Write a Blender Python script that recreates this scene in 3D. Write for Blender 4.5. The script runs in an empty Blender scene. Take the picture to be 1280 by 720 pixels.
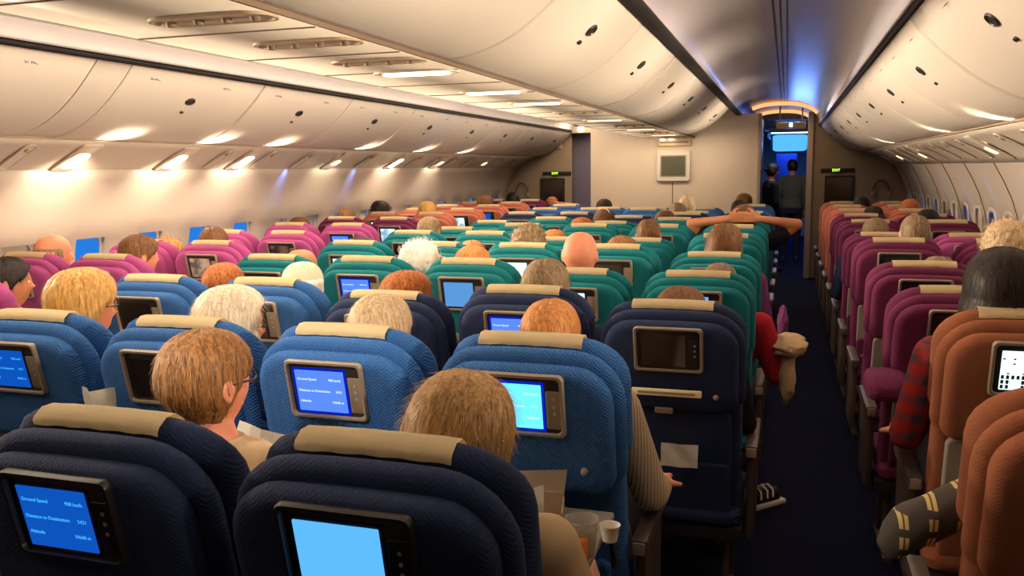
import bpy, bmesh, math, random
from mathutils import Vector, Matrix, noise
random.seed(7)
PI = math.pi
SC = bpy.context.scene
COL = SC.collection

ORD = ['nearest', 'second nearest', 'third nearest', 'fourth nearest', 'fifth nearest', 'sixth nearest', 'seventh nearest', 'eighth nearest', 'ninth nearest', 'tenth nearest', 'eleventh nearest', 'twelfth nearest', 'thirteenth nearest', 'fourteenth nearest', 'fifteenth nearest', 'sixteenth nearest', 'seventeenth nearest', 'eighteenth nearest']
_cnt = {}
def nth(key):
    _cnt[key] = _cnt.get(key, -1) + 1
    return ORD[_cnt[key]]
# ------------------------------------------------------------------ basics
def tag(o, label=None, cat=None, group=None, kind=None):
    if label: o['label'] = label
    if cat: o['category'] = cat
    if group: o['group'] = group
    if kind: o['kind'] = kind
    return o

def empty(name, loc=(0, 0, 0), rz=0.0):
    o = bpy.data.objects.new(name, None)
    o.empty_display_size = 0.1
    COL.objects.link(o); o.location = loc; o.rotation_euler = (0, 0, rz)
    return o

def finish(bm, name, smooth=40):
    bmesh.ops.recalc_face_normals(bm, faces=bm.faces[:])
    me = bpy.data.meshes.new(name)
    if smooth:
        for f in bm.faces: f.smooth = True
        ca = math.radians(smooth)
        for e in bm.edges:
            if len(e.link_faces) == 2 and e.calc_face_angle(0) > ca: e.smooth = False
    bm.to_mesh(me); bm.free()
    return me

def put(name, me, mats, parent=None, loc=None, rot=None, scale=None):
    """link a mesh as one object; materials sit on the object so meshes can be shared"""
    if not isinstance(mats, (list, tuple)): mats = [mats]
    while len(me.materials) < len(mats): me.materials.append(None)
    o = bpy.data.objects.new(name, me)
    COL.objects.link(o)
    for i, m in enumerate(mats):
        o.material_slots[i].link = 'OBJECT'
        o.material_slots[i].material = m
    if parent is not None: o.parent = parent
    if loc is not None: o.location = loc
    if rot is not None: o.rotation_euler = rot
    if scale is not None: o.scale = scale
    return o

def box(bm, x0, x1, y0, y1, z0, z1, bev=0.0, seg=2, mi=0):
    n0 = len(bm.verts)
    vs = [bm.verts.new((x, y, z)) for z in (z0, z1) for y in (y0, y1) for x in (x0, x1)]
    fs = [bm.faces.new([vs[i] for i in q]) for q in ((0, 2, 3, 1), (4, 5, 7, 6), (0, 1, 5, 4), (2, 6, 7, 3), (0, 4, 6, 2), (1, 3, 7, 5))]
    for f in fs: f.material_index = mi
    if bev > 0:
        es = list({e for f in fs for e in f.edges})
        bmesh.ops.bevel(bm, geom=es, offset=bev, segments=seg, affect='EDGES', profile=0.6)
    return vs

def rrect(hw, z0, z1, rt, rb, n=7, cx=0.0, arch=0.0):
    """rounded rectangle outline in x,z; arch lets the top edge crown"""
    rt = max(0.0005, min(rt, hw * .99, (z1 - z0) * .99)); rb = max(0.0005, min(rb, hw * .99, (z1 - z0) - rt if (z1 - z0) > rt else .001))
    rb = max(rb, .0005)
    pts = []
    for (ax, az, r, a0) in ((hw - rb, z0 + rb, rb, -90), (hw - rt, z1 - rt, rt, 0), (-hw + rt, z1 - rt, rt, 90), (-hw + rb, z0 + rb, rb, 180)):
        for i in range(n):
            a = math.radians(a0 + 90 * i / (n - 1))
            pts.append((ax + r * math.cos(a), az + r * math.sin(a)))
    # subdivide long top edge for arch
    out = []
    for i, p in enumerate(pts):
        out.append(p)
        q = pts[(i + 1) % len(pts)]
        d = math.dist(p, q)
        if d > .05:
            k = int(d / .04)
            for j in range(1, k): out.append((p[0] + (q[0] - p[0]) * j / k, p[1] + (q[1] - p[1]) * j / k))
    return [(x + cx, z - arch * (x / hw) ** 2 * ((z - z0) / (z1 - z0))) for x, z in out]

def pad(bm, hw, z0, z1, rt, rb, rings, cx=0.0, arch=0.0, xf=None, mi=0):
    """cushion like solid: rings = [(y, inset)...] lofted along y, both ends capped"""
    base = rrect(hw, z0, z1, rt, rb, cx=cx, arch=arch)
    zc = (z0 + z1) / 2; H = (z1 - z0) / 2
    loops = []
    for (y, ins) in rings:
        sx = (hw - ins) / hw; sz = (H - ins) / H
        lp = []
        for (x, z) in base:
            v = Vector((cx + (x - cx) * sx, y, zc + (z - zc) * sz))
            if xf: v = xf(v)
            lp.append(bm.verts.new(v))
        loops.append(lp)
    n = len(base)
    for a, b in zip(loops, loops[1:]):
        for i in range(n):
            f = bm.faces.new((a[i], a[(i + 1) % n], b[(i + 1) % n], b[i])); f.material_index = mi
    for lp in (loops[0], loops[-1]):
        f = bm.faces.new(lp); f.material_index = mi

def soft(y0, y1, b, k=4):
    """ring list with rounded rims of size b"""
    r = []
    for i in range(k + 1):
        a = PI / 2 * i / k
        r.append((y0 + b * (1 - math.sin(a)), b * (1 - math.cos(a))))
    r = [(y0 + b * (1 - math.cos(PI / 2 * i / k)), b * (1 - math.sin(PI / 2 * i / k))) for i in range(k + 1)]
    return r + [(y1 - b * (1 - math.cos(PI / 2 * i / k)), b * (1 - math.sin(PI / 2 * i / k))) for i in range(k, -1, -1)]

def tube(bm, pts, rad, n=10, cap=True, mi=0):
    pts = [Vector(p) for p in pts]
    if not isinstance(rad, (list, tuple)): rad = [rad] * len(pts)
    loops = []; up = None
    for i, p in enumerate(pts):
        t = (pts[min(i + 1, len(pts) - 1)] - pts[max(i - 1, 0)]).normalized()
        if up is None: up = Vector((0, 0, 1)) if abs(t.z) < .9 else Vector((1, 0, 0))
        s = t.cross(up).normalized(); up = s.cross(t).normalized()
        loops.append([bm.verts.new(p + (s * math.cos(2 * PI * k / n) + up * math.sin(2 * PI * k / n)) * rad[i]) for k in range(n)])
    for a, b in zip(loops, loops[1:]):
        for k in range(n):
            f = bm.faces.new((a[k], a[(k + 1) % n], b[(k + 1) % n], b[k])); f.material_index = mi
    if cap:
        for lp in (loops[0], loops[-1]):
            f = bm.faces.new(lp); f.material_index = mi

def capsule(bm, p, q, r0, r1, n=14):
    """rounded cone between two joints"""
    p, q = Vector(p), Vector(q); d = (q - p); L = d.length; t = d / L
    pts = []; rad = []
    for i in range(5):
        a = PI / 2 * (1 - i / 4) * .98
        pts.append(p - t * r0 * math.sin(a)); rad.append(max(r0 * math.cos(a), .0005))
    for i in range(1, 4):
        pts.append(p + d * i / 4); rad.append(r0 + (r1 - r0) * i / 4)
    for i in range(5):
        a = PI / 2 * (i / 4) * .98
        pts.append(q + t * r1 * math.sin(a)); rad.append(max(r1 * math.cos(a), .0005))
    tube(bm, pts, rad, n)

def lathe(bm, prof, c=(0, 0, 0), n=32, mi=0):
    loops = [[bm.verts.new((c[0] + r * math.cos(2 * PI * k / n), c[1] + r * math.sin(2 * PI * k / n), c[2] + z)) for k in range(n)] for r, z in prof]
    for a, b in zip(loops, loops[1:]):
        for k in range(n):
            f = bm.faces.new((a[k], a[(k + 1) % n], b[(k + 1) % n], b[k])); f.material_index = mi
    for lp in (loops[0], loops[-1]): bm.faces.new(lp)

# ------------------------------------------------------------------ materials
def srgb(r, g, b):
    f = lambda c: (c / 255 / 12.92) if c / 255 <= .04045 else ((c / 255 + .055) / 1.055) ** 2.4
    return (f(r), f(g), f(b), 1)

def new_mat(name):
    m = bpy.data.materials.new(name); m.use_nodes = True
    return m, m.node_tree.nodes, m.node_tree.links, m.node_tree.nodes['Principled BSDF']

def plain(name, rgb, rough=.5, metal=0.0, var=.06, scale=6, bump=0.0, bscale=60, coat=0, spec=None):
    m, N, L, B = new_mat(name)
    c = srgb(*rgb)
    tc = N.new('ShaderNodeTexCoord'); nz = N.new('ShaderNodeTexNoise'); nz.inputs['Scale'].default_value = scale; nz.inputs['Detail'].default_value = 4
    L.new(tc.outputs['Object'], nz.inputs['Vector'])
    mx = N.new('ShaderNodeMix'); mx.data_type = 'RGBA'
    mx.inputs['A'].default_value = [v * (1 - var) for v in c[:3]] + [1]; mx.inputs['B'].default_value = [min(1, v * (1 + var)) for v in c[:3]] + [1]
    L.new(nz.outputs['Fac'], mx.inputs['Factor']); L.new(mx.outputs['Result'], B.inputs['Base Color'])
    B.inputs['Roughness'].default_value = rough; B.inputs['Metallic'].default_value = metal
    if coat: B.inputs['Coat Weight'].default_value = coat; B.inputs['Coat Roughness'].default_value = .15
    if spec is not None: B.inputs['Specular IOR Level'].default_value = spec
    if bump:
        n2 = N.new('ShaderNodeTexNoise'); n2.inputs['Scale'].default_value = bscale; L.new(tc.outputs['Object'], n2.inputs['Vector'])
        bp = N.new('ShaderNodeBump'); bp.inputs['Strength'].default_value = bump; bp.inputs['Distance'].default_value = .01
        L.new(n2.outputs['Fac'], bp.inputs['Height']); L.new(bp.outputs['Normal'], B.inputs['Normal'])
    return m

def math_node(N, L, op, a, b=None):
    n = N.new('ShaderNodeMath'); n.operation = op
    for i, v in enumerate((a, b)):
        if v is None: continue
        if isinstance(v, (int, float)): n.inputs[i].default_value = v
        else: L.new(v, n.inputs[i])
    return n.outputs[0]

def fabric(name, rgb, pattern=True, amt=.55):
    """seat upholstery with a woven herringbone relief"""
    m, N, L, B = new_mat(name)
    c = srgb(*rgb)
    tc = N.new('ShaderNodeTexCoord'); sp = N.new('ShaderNodeSeparateXYZ'); L.new(tc.outputs['Object'], sp.inputs[0])
    nx = N.new('ShaderNodeTexNoise'); nx.inputs['Scale'].default_value = 9; L.new(tc.outputs['Object'], nx.inputs['Vector'])
    zig = math_node(N, L, 'PINGPONG', sp.outputs['X'], .012)
    zz = math_node(N, L, 'ADD', sp.outputs['Z'], zig)
    st = math_node(N, L, 'FRACT', math_node(N, L, 'MULTIPLY', zz, 115))
    tri = math_node(N, L, 'PINGPONG', st, .5)
    h = math_node(N, L, 'MULTIPLY', tri, 2)
    fine = N.new('ShaderNodeTexNoise'); fine.inputs['Scale'].default_value = 700; L.new(tc.outputs['Object'], fine.inputs['Vector'])
    hh = math_node(N, L, 'ADD', math_node(N, L, 'MULTIPLY', h, amt if pattern else .05), math_node(N, L, 'MULTIPLY', fine.outputs['Fac'], .35))
    cf = math_node(N, L, 'ADD', math_node(N, L, 'MULTIPLY', hh, .8), math_node(N, L, 'MULTIPLY', nx.outputs['Fac'], .3))
    mx = N.new('ShaderNodeMix'); mx.data_type = 'RGBA'
    mx.inputs['A'].default_value = [v * .62 for v in c[:3]] + [1]; mx.inputs['B'].default_value = [min(1, v * 1.35) for v in c[:3]] + [1]
    L.new(cf, mx.inputs['Factor']); L.new(mx.outputs['Result'], B.inputs['Base Color'])
    B.inputs['Roughness'].default_value = .85
    B.inputs['Sheen Weight'].default_value = .25; B.inputs['Sheen Roughness'].default_value = .5
    B.inputs['Sheen Tint'].default_value = [min(1, v * 2 + .1) for v in c[:3]] + [1]
    B.inputs['Specular IOR Level'].default_value = .25
    bp = N.new('ShaderNodeBump'); bp.inputs['Strength'].default_value = .8; bp.inputs['Distance'].default_value = .004
    L.new(hh, bp.inputs['Height']); L.new(bp.outputs['Normal'], B.inputs['Normal'])
    return m

def glow(name, rgb, power, rgb2=None):
    m, N, L, B = new_mat(name)
    N.remove(B); e = N.new('ShaderNodeEmission'); out = N['Material Output']
    e.inputs['Color'].default_value = srgb(*rgb); e.inputs['Strength'].default_value = power
    if rgb2:
        tc = N.new('ShaderNodeTexCoord'); g = N.new('ShaderNodeTexNoise'); g.inputs['Scale'].default_value = 14
        L.new(tc.outputs['Object'], g.inputs['Vector'])
        mx = N.new('ShaderNodeMix'); mx.data_type = 'RGBA'; mx.inputs['A'].default_value = srgb(*rgb); mx.inputs['B'].default_value = srgb(*rgb2)
        rp = N.new('ShaderNodeValToRGB'); rp.color_ramp.elements[0].position = .42; rp.color_ramp.elements[1].position = .58
        L.new(g.outputs['Fac'], rp.inputs[0]); L.new(rp.outputs[0], mx.inputs['Factor']); L.new(mx.outputs['Result'], e.inputs['Color'])
    L.new(e.outputs[0], out.inputs['Surface'])
    return m

def hair_mat(name, rgb, rgb2, scale=1.0):
    m, N, L, B = new_mat(name)
    tc = N.new('ShaderNodeTexCoord'); mp = N.new('ShaderNodeMapping'); mp.inputs['Scale'].default_value = (90 * scale, 90 * scale, 9 * scale)
    L.new(tc.outputs['Object'], mp.inputs[0])
    nz = N.new('ShaderNodeTexNoise'); nz.inputs['Scale'].default_value = 1.6; nz.inputs['Detail'].default_value = 5; nz.inputs['Distortion'].default_value = .8
    L.new(mp.outputs[0], nz.inputs['Vector'])
    rp = N.new('ShaderNodeValToRGB'); rp.color_ramp.elements[0].position = .30; rp.color_ramp.elements[1].position = .68
    rp.color_ramp.elements[0].color = srgb(*rgb); rp.color_ramp.elements[1].color = srgb(*rgb2)
    L.new(nz.outputs['Fac'], rp.inputs[0]); L.new(rp.outputs[0], B.inputs['Base Color'])
    B.inputs['Roughness'].default_value = .5; B.inputs['Specular IOR Level'].default_value = .35
    bp = N.new('ShaderNodeBump'); bp.inputs['Strength'].default_value = .5; bp.inputs['Distance'].default_value = .005
    L.new(nz.outputs['Fac'], bp.inputs['Height']); L.new(bp.outputs['Normal'], B.inputs['Normal'])
    return m

def skin(name, rgb):
    m = plain(name, rgb, .5, var=.1, scale=30, bump=.15, bscale=300)
    B = m.node_tree.nodes['Principled BSDF']; B.inputs['Subsurface Weight'].default_value = .08; B.inputs['Subsurface Radius'].default_value = (.02, .008, .004)
    return m

def cloth(name, rgb, rgb2=None, kind=None):
    """clothing: plain, striped or checked"""
    m, N, L, B = new_mat(name)
    tc = N.new('ShaderNodeTexCoord'); c = srgb(*rgb)
    nz = N.new('ShaderNodeTexNoise'); nz.inputs['Scale'].default_value = 14; nz.inputs['Detail'].default_value = 6; L.new(tc.outputs['Object'], nz.inputs['Vector'])
    if kind is None:
        mx = N.new('ShaderNodeMix'); mx.data_type = 'RGBA'; mx.inputs['A'].default_value = [v * .85 for v in c[:3]] + [1]; mx.inputs['B'].default_value = [min(1, v * 1.1) for v in c[:3]] + [1]
        L.new(nz.outputs['Fac'], mx.inputs['Factor']); L.new(mx.outputs['Result'], B.inputs['Base Color'])
    else:
        sp = N.new('ShaderNodeSeparateXYZ'); L.new(tc.outputs['Object'], sp.inputs[0])
        def band(sock, k, w): return math_node(N, L, 'LESS_THAN', math_node(N, L, 'FRACT', math_node(N, L, 'MULTIPLY', sock, k)), w)
        if kind == 'stripe':
            fac = band(math_node(N, L, 'ADD', sp.outputs['X'], math_node(N, L, 'MULTIPLY', sp.outputs['Y'], .5)), 90, .25)
        else:
            a = band(math_node(N, L, 'ADD', sp.outputs['X'], sp.outputs['Y']), 16, .42); b = band(sp.outputs['Z'], 16, .42)
            fac = math_node(N, L, 'MULTIPLY', math_node(N, L, 'ADD', a, b), .5)
        mx = N.new('ShaderNodeMix'); mx.data_type = 'RGBA'; mx.inputs['A'].default_value = c; mx.inputs['B'].default_value = srgb(*rgb2)
        L.new(fac, mx.inputs['Factor']); L.new(mx.outputs['Result'], B.inputs['Base Color'])
    B.inputs['Roughness'].default_value = .85; B.inputs['Specular IOR Level'].default_value = .2
    bp = N.new('ShaderNodeBump'); bp.inputs['Strength'].default_value = .4; bp.inputs['Distance'].default_value = .01
    L.new(nz.outputs['Fac'], bp.inputs['Height']); L.new(bp.outputs['Normal'], B.inputs['Normal'])
    return m

M = {}
M['cream'] = plain('cabin_plastic_cream', (214, 204, 192), .34, var=.02, scale=2, bump=.03, bscale=400)
M['bin'] = plain('stowage_door_cream', (220, 210, 198), .58, var=.02, scale=2, bump=.03, bscale=400)
M['dome'] = plain('ceiling_panel_satin', (190, 182, 182), .24, var=.03, scale=1.5)
M['strip'] = plain('ceiling_strip', (150, 142, 136), .4)
M['wallp'] = plain('sidewall_cream', (206, 194, 182), .42, var=.03, scale=3)
M['psu'] = plain('service_panel_cream', (214, 204, 190), .35, var=.02)
M['tan'] = plain('recessed_unit_tan', (178, 156, 128), .5)
M['gap'] = plain('gap_shade_paint', (26, 20, 20), .8)  # near-black colour standing in for the shade along the bin gaps
M['seam'] = plain('panel_seam_grey', (120, 100, 84), .7)
M['latch'] = plain('latch_dark_metal', (48, 44, 44), .35, metal=.2)
M['carpet'] = plain('navy_carpet', (22, 26, 48), .95, var=.35, scale=40, bump=.4, bscale=500, spec=.1)
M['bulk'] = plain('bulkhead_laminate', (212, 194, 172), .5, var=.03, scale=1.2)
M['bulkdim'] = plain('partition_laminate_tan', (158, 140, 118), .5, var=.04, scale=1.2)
M['violet'] = plain('lavatory_door_lilac_grey', (120, 112, 138), .4)
M['navywall'] = plain('galley_dark_panel', (30, 24, 34), .5)
M['offscreen'] = plain('switched_off_display', (40, 30, 24), .12, coat=1.0, var=.1)
M['bezel'] = plain('display_frame_taupe', (152, 138, 120), .4, metal=.1)
M['bezelD'] = plain('display_surround_dark', (34, 28, 30), .4)
M['button'] = plain('grey_button', (176, 166, 156), .4)
M['traygrey'] = plain('tray_back_grey', (150, 142, 130), .55)
M['trayblue'] = plain('tray_back_navy', (30, 44, 78), .55)
M['metal'] = plain('armrest_bronze_grey', (84, 72, 64), .4, metal=.3)
M['plasticD'] = plain('dark_plastic', (36, 32, 34), .5)
M['linen'] = plain('headrest_linen', (246, 226, 182), .85, var=.04, scale=12, bump=.12, bscale=60)
M['paper'] = plain('white_paper', (232, 226, 212), .8, var=.03)
M['pale'] = plain('pale_pillar', (196, 178, 168), .45)
M['glassy'] = plain('window_pane', (200, 210, 230), .05)
F = {}
F['blue'] = fabric('upholstery_blue', (50, 100, 164))
F['navy'] = fabric('upholstery_blue_shaded', (36, 50, 86), amt=.25)  # the blue fabric again, darkened to paint low light into it
F['teal'] = fabric('upholstery_teal', (12, 120, 128), amt=.15)
F['magenta'] = fabric('upholstery_magenta', (176, 78, 140), amt=.12)
F['plum'] = fabric('upholstery_plum', (112, 38, 80), amt=.12)
F['coral'] = fabric('upholstery_coral', (200, 118, 98), amt=.12)
F['orange'] = fabric('upholstery_orange', (152, 90, 60), amt=.12)

# display pictures
S = {}
S['deep'] = glow('display_deep_blue', (14, 84, 190), 1.0)
S['sky'] = glow('display_sky_blue', (86, 170, 244), 1.3)
S['peri'] = glow('display_periwinkle', (84, 128, 236), 1.3)
S['cyan'] = glow('display_cyan', (96, 208, 250), 1.6)
S['blue'] = glow('display_mid_blue', (88, 150, 214), 1.1)
S['map'] = glow('display_pale_map', (226, 240, 244), 1.3, (120, 170, 200))
S['pale'] = glow('display_pale', (214, 238, 240), 1.5)
S['film'] = glow('display_film_scene', (206, 172, 190), .8, (90, 60, 60))
S['peach'] = glow('display_peach_film', (226, 176, 140), .8, (120, 100, 90))
S['face'] = glow('display_film_dark', (150, 104, 90), .6, (70, 50, 52))
M['rimblue'] = glow('display_blue_border', (6, 36, 190), .9)
M['inkw'] = glow('display_text_light', (214, 240, 255), 1.3)
M['inkb'] = glow('display_text_bright_blue', (60, 170, 240), 1.2)
M['inkd'] = plain('display_marks_dark', (40, 70, 80), .5)

# ------------------------------------------------------------------ camera
F_, YAW, PIT, ROL, CX, CZ = 1078.3, -17.646, -7.83, -0.735, 1.33, 1.57
ya, pi_, ro = map(math.radians, (YAW, PIT, ROL))
FW = Vector((math.sin(ya) * math.cos(pi_), math.cos(ya) * math.cos(pi_), math.sin(pi_)))
r0 = Vector((math.cos(ya), -math.sin(ya), 0)); u0 = r0.cross(FW)
RR = r0 * math.cos(ro) + u0 * math.sin(ro); UU = -r0 * math.sin(ro) + u0 * math.cos(ro)
CAMP = Vector((CX, 0, CZ))
cam = bpy.data.cameras.new('camera'); cam.lens = 36 * F_ / 1280; cam.sensor_width = 36; cam.clip_start = .05; cam.clip_end = 100
co = bpy.data.objects.new('camera', cam); COL.objects.link(co)
co.matrix_world = Matrix(((RR.x, UU.x, -FW.x, CAMP.x), (RR.y, UU.y, -FW.y, CAMP.y), (RR.z, UU.z, -FW.z, CAMP.z), (0, 0, 0, 1)))
SC.camera = co

def at(px, py, Y):
    """world point seen at a photograph pixel at cabin station Y"""
    q = FW + RR * ((px - 640) / F_) + UU * ((360 - py) / F_)
    return CAMP + q * (Y / q.y)

# ------------------------------------------------------------------ cabin shell
Y0, YS, YE, YF = -1.6, 10.7, 12.8, 20.5      # rear, centre bulkhead, side partitions, far end
def strip_mesh(prof, ys, th=.012, skip=None, name='m'):
    """extrude an x,z profile along y; skip(i,j) leaves openings"""
    bm = bmesh.new()
    g = [[bm.verts.new((x, y, z)) for (x, z) in prof] for y in ys]
    for j in range(len(ys) - 1):
        for i in range(len(prof) - 1):
            if skip and skip(i, j): continue
            bm.faces.new((g[j][i], g[j][i + 1], g[j + 1][i + 1], g[j + 1][i]))
    me = finish(bm, name, 50)
    return me

def solid(o, t, off=0):
    md = o.modifiers.new('thickness', 'SOLIDIFY'); md.thickness = t; md.offset = off
    return o

bm = bmesh.new(); box(bm, -3.2, 3.2, Y0 - .1, YF, -.1, 0)
tag(put('floor', finish(bm, 'floor', 0), M['carpet']), 'dark navy carpeted cabin floor and aisle', kind='structure')

WIN0, WINP, WW = 3.82, .533, .25
NWIN = 17
ys = [Y0]
for k in range(NWIN): ys += [WIN0 + k * WINP - WW / 2, WIN0 + k * WINP + WW / 2]
ys += [YE + .1]
wall_prof = [(2.78, 0), (2.84, .3), (2.885, .6), (2.9, .84), (2.898, .95), (2.885, 1.08), (2.862, 1.19), (2.82, 1.32), (2.76, 1.45), (2.70, 1.56), (2.66, 1.62)]
def wskip(i, j): return 3 <= i <= 5 and j % 2 == 1
for sgn, nm, tone in ((-1, 'left', 'wallp'), (1, 'right', 'wallp')):
    pr = [(sgn * x, z) for x, z in wall_prof]
    o = put('wall_' + nm, strip_mesh(pr, ys, skip=wskip), M[tone]); o['kind'] = 'structure'
    solid(o, .05, 1 if sgn > 0 else -1)
    o['label'] = 'curved cream sidewall with window openings, %s side of cabin' % nm
    # sidewall panel joints: shallow vertical trims every second window
    for k in range(0, NWIN + 1, 2):
        bm = bmesh.new()
        yy = WIN0 + (k - .5) * WINP
        pts = [(sgn * (x - .004), yy, z) for x, z in wall_prof[1:]]
        for p, q in zip(pts, pts[1:]):
            vs = [bm.verts.new(v) for v in ((p[0], yy - .005, p[2]), (p[0], yy + .005, p[2]), (q[0], yy + .005, q[2]), (q[0], yy - .005, q[2]))]
            bm.faces.new(vs)
        bmesh.ops.remove_doubles(bm, verts=bm.verts, dist=1e-5)
        t = put('trim_%d' % (k + (1 if sgn < 0 else 101)), finish(bm, 'trim'), M['seam']); t['kind'] = 'structure'
        solid(t, .004)

# end walls
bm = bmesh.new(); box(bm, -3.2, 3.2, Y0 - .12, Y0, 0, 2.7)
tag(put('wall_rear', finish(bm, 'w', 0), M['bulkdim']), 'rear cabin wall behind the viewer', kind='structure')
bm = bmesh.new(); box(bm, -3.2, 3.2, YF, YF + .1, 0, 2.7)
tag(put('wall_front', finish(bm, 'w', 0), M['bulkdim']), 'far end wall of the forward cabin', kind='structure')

# aisle dome ceilings
CS = [(.74, 2.19), (.73, 2.25), (.80, 2.32), (.95, 2.38), (1.10, 2.405), (1.27, 2.41), (1.44, 2.395), (1.58, 2.35), (1.68, 2.28), (1.73, 2.20), (1.742, 2.13)]
def smooth_prof(p, k=5):
    out = []
    for i in range(len(p) - 1):
        p0, p1, p2, p3 = p[max(i - 1, 0)], p[i], p[i + 1], p[min(i + 2, len(p) - 1)]
        for j in range(k):
            t = j / k
            out.append(tuple(.5 * ((2 * p1[a]) + (-p0[a] + p2[a]) * t + (2 * p0[a] - 5 * p1[a] + 4 * p2[a] - p3[a]) * t * t + (-p0[a] + 3 * p1[a] - 3 * p2[a] + p3[a]) * t ** 3) for a in (0, 1)))
    return out + [p[-1]]
cs = smooth_prof(CS, 4)
for sgn, nm in ((1, 'right'), (-1, 'left')):
    o = put('ceiling_' + nm, strip_mesh([(sgn * x, z) for x, z in cs], [Y0, 2, 4, 6, 8, YS, YE, 14.6]), M['dome'])
    tag(o, 'satin domed ceiling above the %s aisle' % nm, kind='structure'); solid(o, .02, -1)
    # outer closing panel above bins and above the wall
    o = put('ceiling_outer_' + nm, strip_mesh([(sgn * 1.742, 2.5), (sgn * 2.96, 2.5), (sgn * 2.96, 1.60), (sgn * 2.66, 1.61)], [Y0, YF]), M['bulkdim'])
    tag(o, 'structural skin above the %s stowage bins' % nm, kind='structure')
    o = put('ceiling_strip_' + nm, strip_mesh([(sgn * 1.215, 2.399), (sgn * 1.325, 2.399)], [Y0, 14.6]), M['strip']); solid(o, .006)
    tag(o, 'narrow grey strip running along the %s aisle ceiling' % nm, kind='structure')
    for q, xx in enumerate((1.235, 1.27, 1.305)):
        bm = bmesh.new(); box(bm, sgn * xx - .004, sgn * xx + .004, Y0, 14.6, 2.388, 2.397)
        tag(put('trim_%d' % (200 + q + (10 if sgn > 0 else 0)), finish(bm, 't', 0), M['plasticD']), kind='structure')
    # cross joints
    for k in range(12):
        yy = .9 + k * 1.14
        bm = bmesh.new()
        o = put('trim_%d' % (230 + k + (20 if sgn > 0 else 0)), strip_mesh([(sgn * (x + (.002 if x < 1.2 else -.002)), z - .0035) for x, z in cs[4:-2]], [yy - .003, yy + .003]), M['seam']); o['kind'] = 'structure'; bm.free()
bm = bmesh.new(); box(bm, -1.8, 1.8, Y0, YF, 2.46, 2.5)
tag(put('ceiling_centre', finish(bm, 'c', 0), M['bulkdim']), 'flat upper ceiling above the centre bins', kind='structure')

# outboard stowage bins ------------------------------------------------
def arc_prof(p, q, bulge, n=14):
    (x0, z0), (x1, z1) = p, q
    dx, dz = x1 - x0, z1 - z0; L = math.hypot(dx, dz); nx, nz = dz / L, -dx / L
    if nz > 0: nx, nz = -nx, -nz
    return [(x0 + dx * t + nx * bulge * 4 * t * (1 - t) * (1 + .5 * (t - .5)), z0 + dz * t + nz * bulge * 4 * t * (1 - t) * (1 + .5 * (t - .5))) for t in [i / n for i in range(n + 1)]]
OB = arc_prof((1.742, 2.105), (2.33, 1.765), .075)
def latch_mesh(sgn, prof, t, w=.07, h=.024):
    i = t * (len(prof) - 1); a = prof[int(i)]; b = prof[int(i) + 1]; f = i - int(i)
    x, z = a[0] + (b[0] - a[0]) * f, a[1] + (b[1] - a[1]) * f
    tx, tz = b[0] - a[0], b[1] - a[1]; l = math.hypot(tx, tz); tx, tz = tx / l, tz / l
    nx, nz = (tz, -tx) if -tx < 0 else (-tz, tx)
    bm = bmesh.new(); n = 20
    def ring(s, d): return [bm.verts.new((sgn * (x + tx * s * h * math.sin(2 * PI * k / n) + nx * d), s * w / 2 * math.cos(2 * PI * k / n) * 1.0, z + tz * s * h * math.sin(2 * PI * k / n) + nz * d)) for k in range(n)]
    rs = [ring(1.12, .002), ring(1.12, .010), ring(.96, .014), ring(.86, .010), ring(.5, .009)]
    for a_, b_ in zip(rs, rs[1:]):
        for k in range(n): bm.faces.new((a_[k], a_[(k + 1) % n], b_[(k + 1) % n], b_[k]))
    bm.faces.new(rs[-1])
    return finish(bm, 'latch')
def closed_bin(prof, back, y0, y1):
    bm = bmesh.new()
    loop = list(prof) + back
    A = [bm.verts.new((x, y0, z)) for x, z in loop]; B = [bm.verts.new((x, y1, z)) for x, z in loop]
    n = len(loop)
    for i in range(n): bm.faces.new((A[i], A[(i + 1) % n], B[(i + 1) % n], B[i]))
    bm.faces.new(A); bm.faces.new(B)
    return finish(bm, 'bin', 30)
def door_mesh(prof, y0, y1, out=.006):
    """bin door skin with a rolled rim"""
    bm = bmesh.new(); rows = []
    c = prof
    for (yy, d) in ((y0, 0), (y0 + .004, out), (y0 + .01, out + .001), (y1 - .01, out + .001), (y1 - .004, out), (y1, 0)):
        row = []
        for i, (x, z) in enumerate(c):
            a, b = c[max(i - 1, 0)], c[min(i + 1, len(c) - 1)]
            tx, tz = b[0] - a[0], b[1] - a[1]; l = math.hypot(tx, tz); nx, nz = tz / l, -tx / l
            if nz > 0: nx, nz = -nx, -nz
            e = d if 0 < i < len(c) - 1 else 0
            row.append(bm.verts.new((x + nx * e, yy, z + nz * e)))
        rows.append(row)
    for a, b in zip(rows, rows[1:]):
        for i in range(len(a) - 1): bm.faces.new((a[i], a[i + 1], b[i + 1], b[i]))
    return finish(bm, 'door', 60)
_tm = {}
def text_mesh(txt, size, align='CENTER', ext=.0003):
    key = (txt, size, align)
    if key not in _tm:
        cu = bpy.data.curves.new('t', 'FONT'); cu.body = txt; cu.size = size; cu.extrude = ext; cu.align_x = align; cu.resolution_u = 3
        o = bpy.data.objects.new('t', cu)
        _tm[key] = bpy.data.meshes.new_from_object(o)
        bpy.data.objects.remove(o)
    return _tm[key]
def glyph(name, parent, mat, loc, rot, size, txt):
    return put(name, text_mesh(txt, size), mat, parent, loc, rot)

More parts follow.
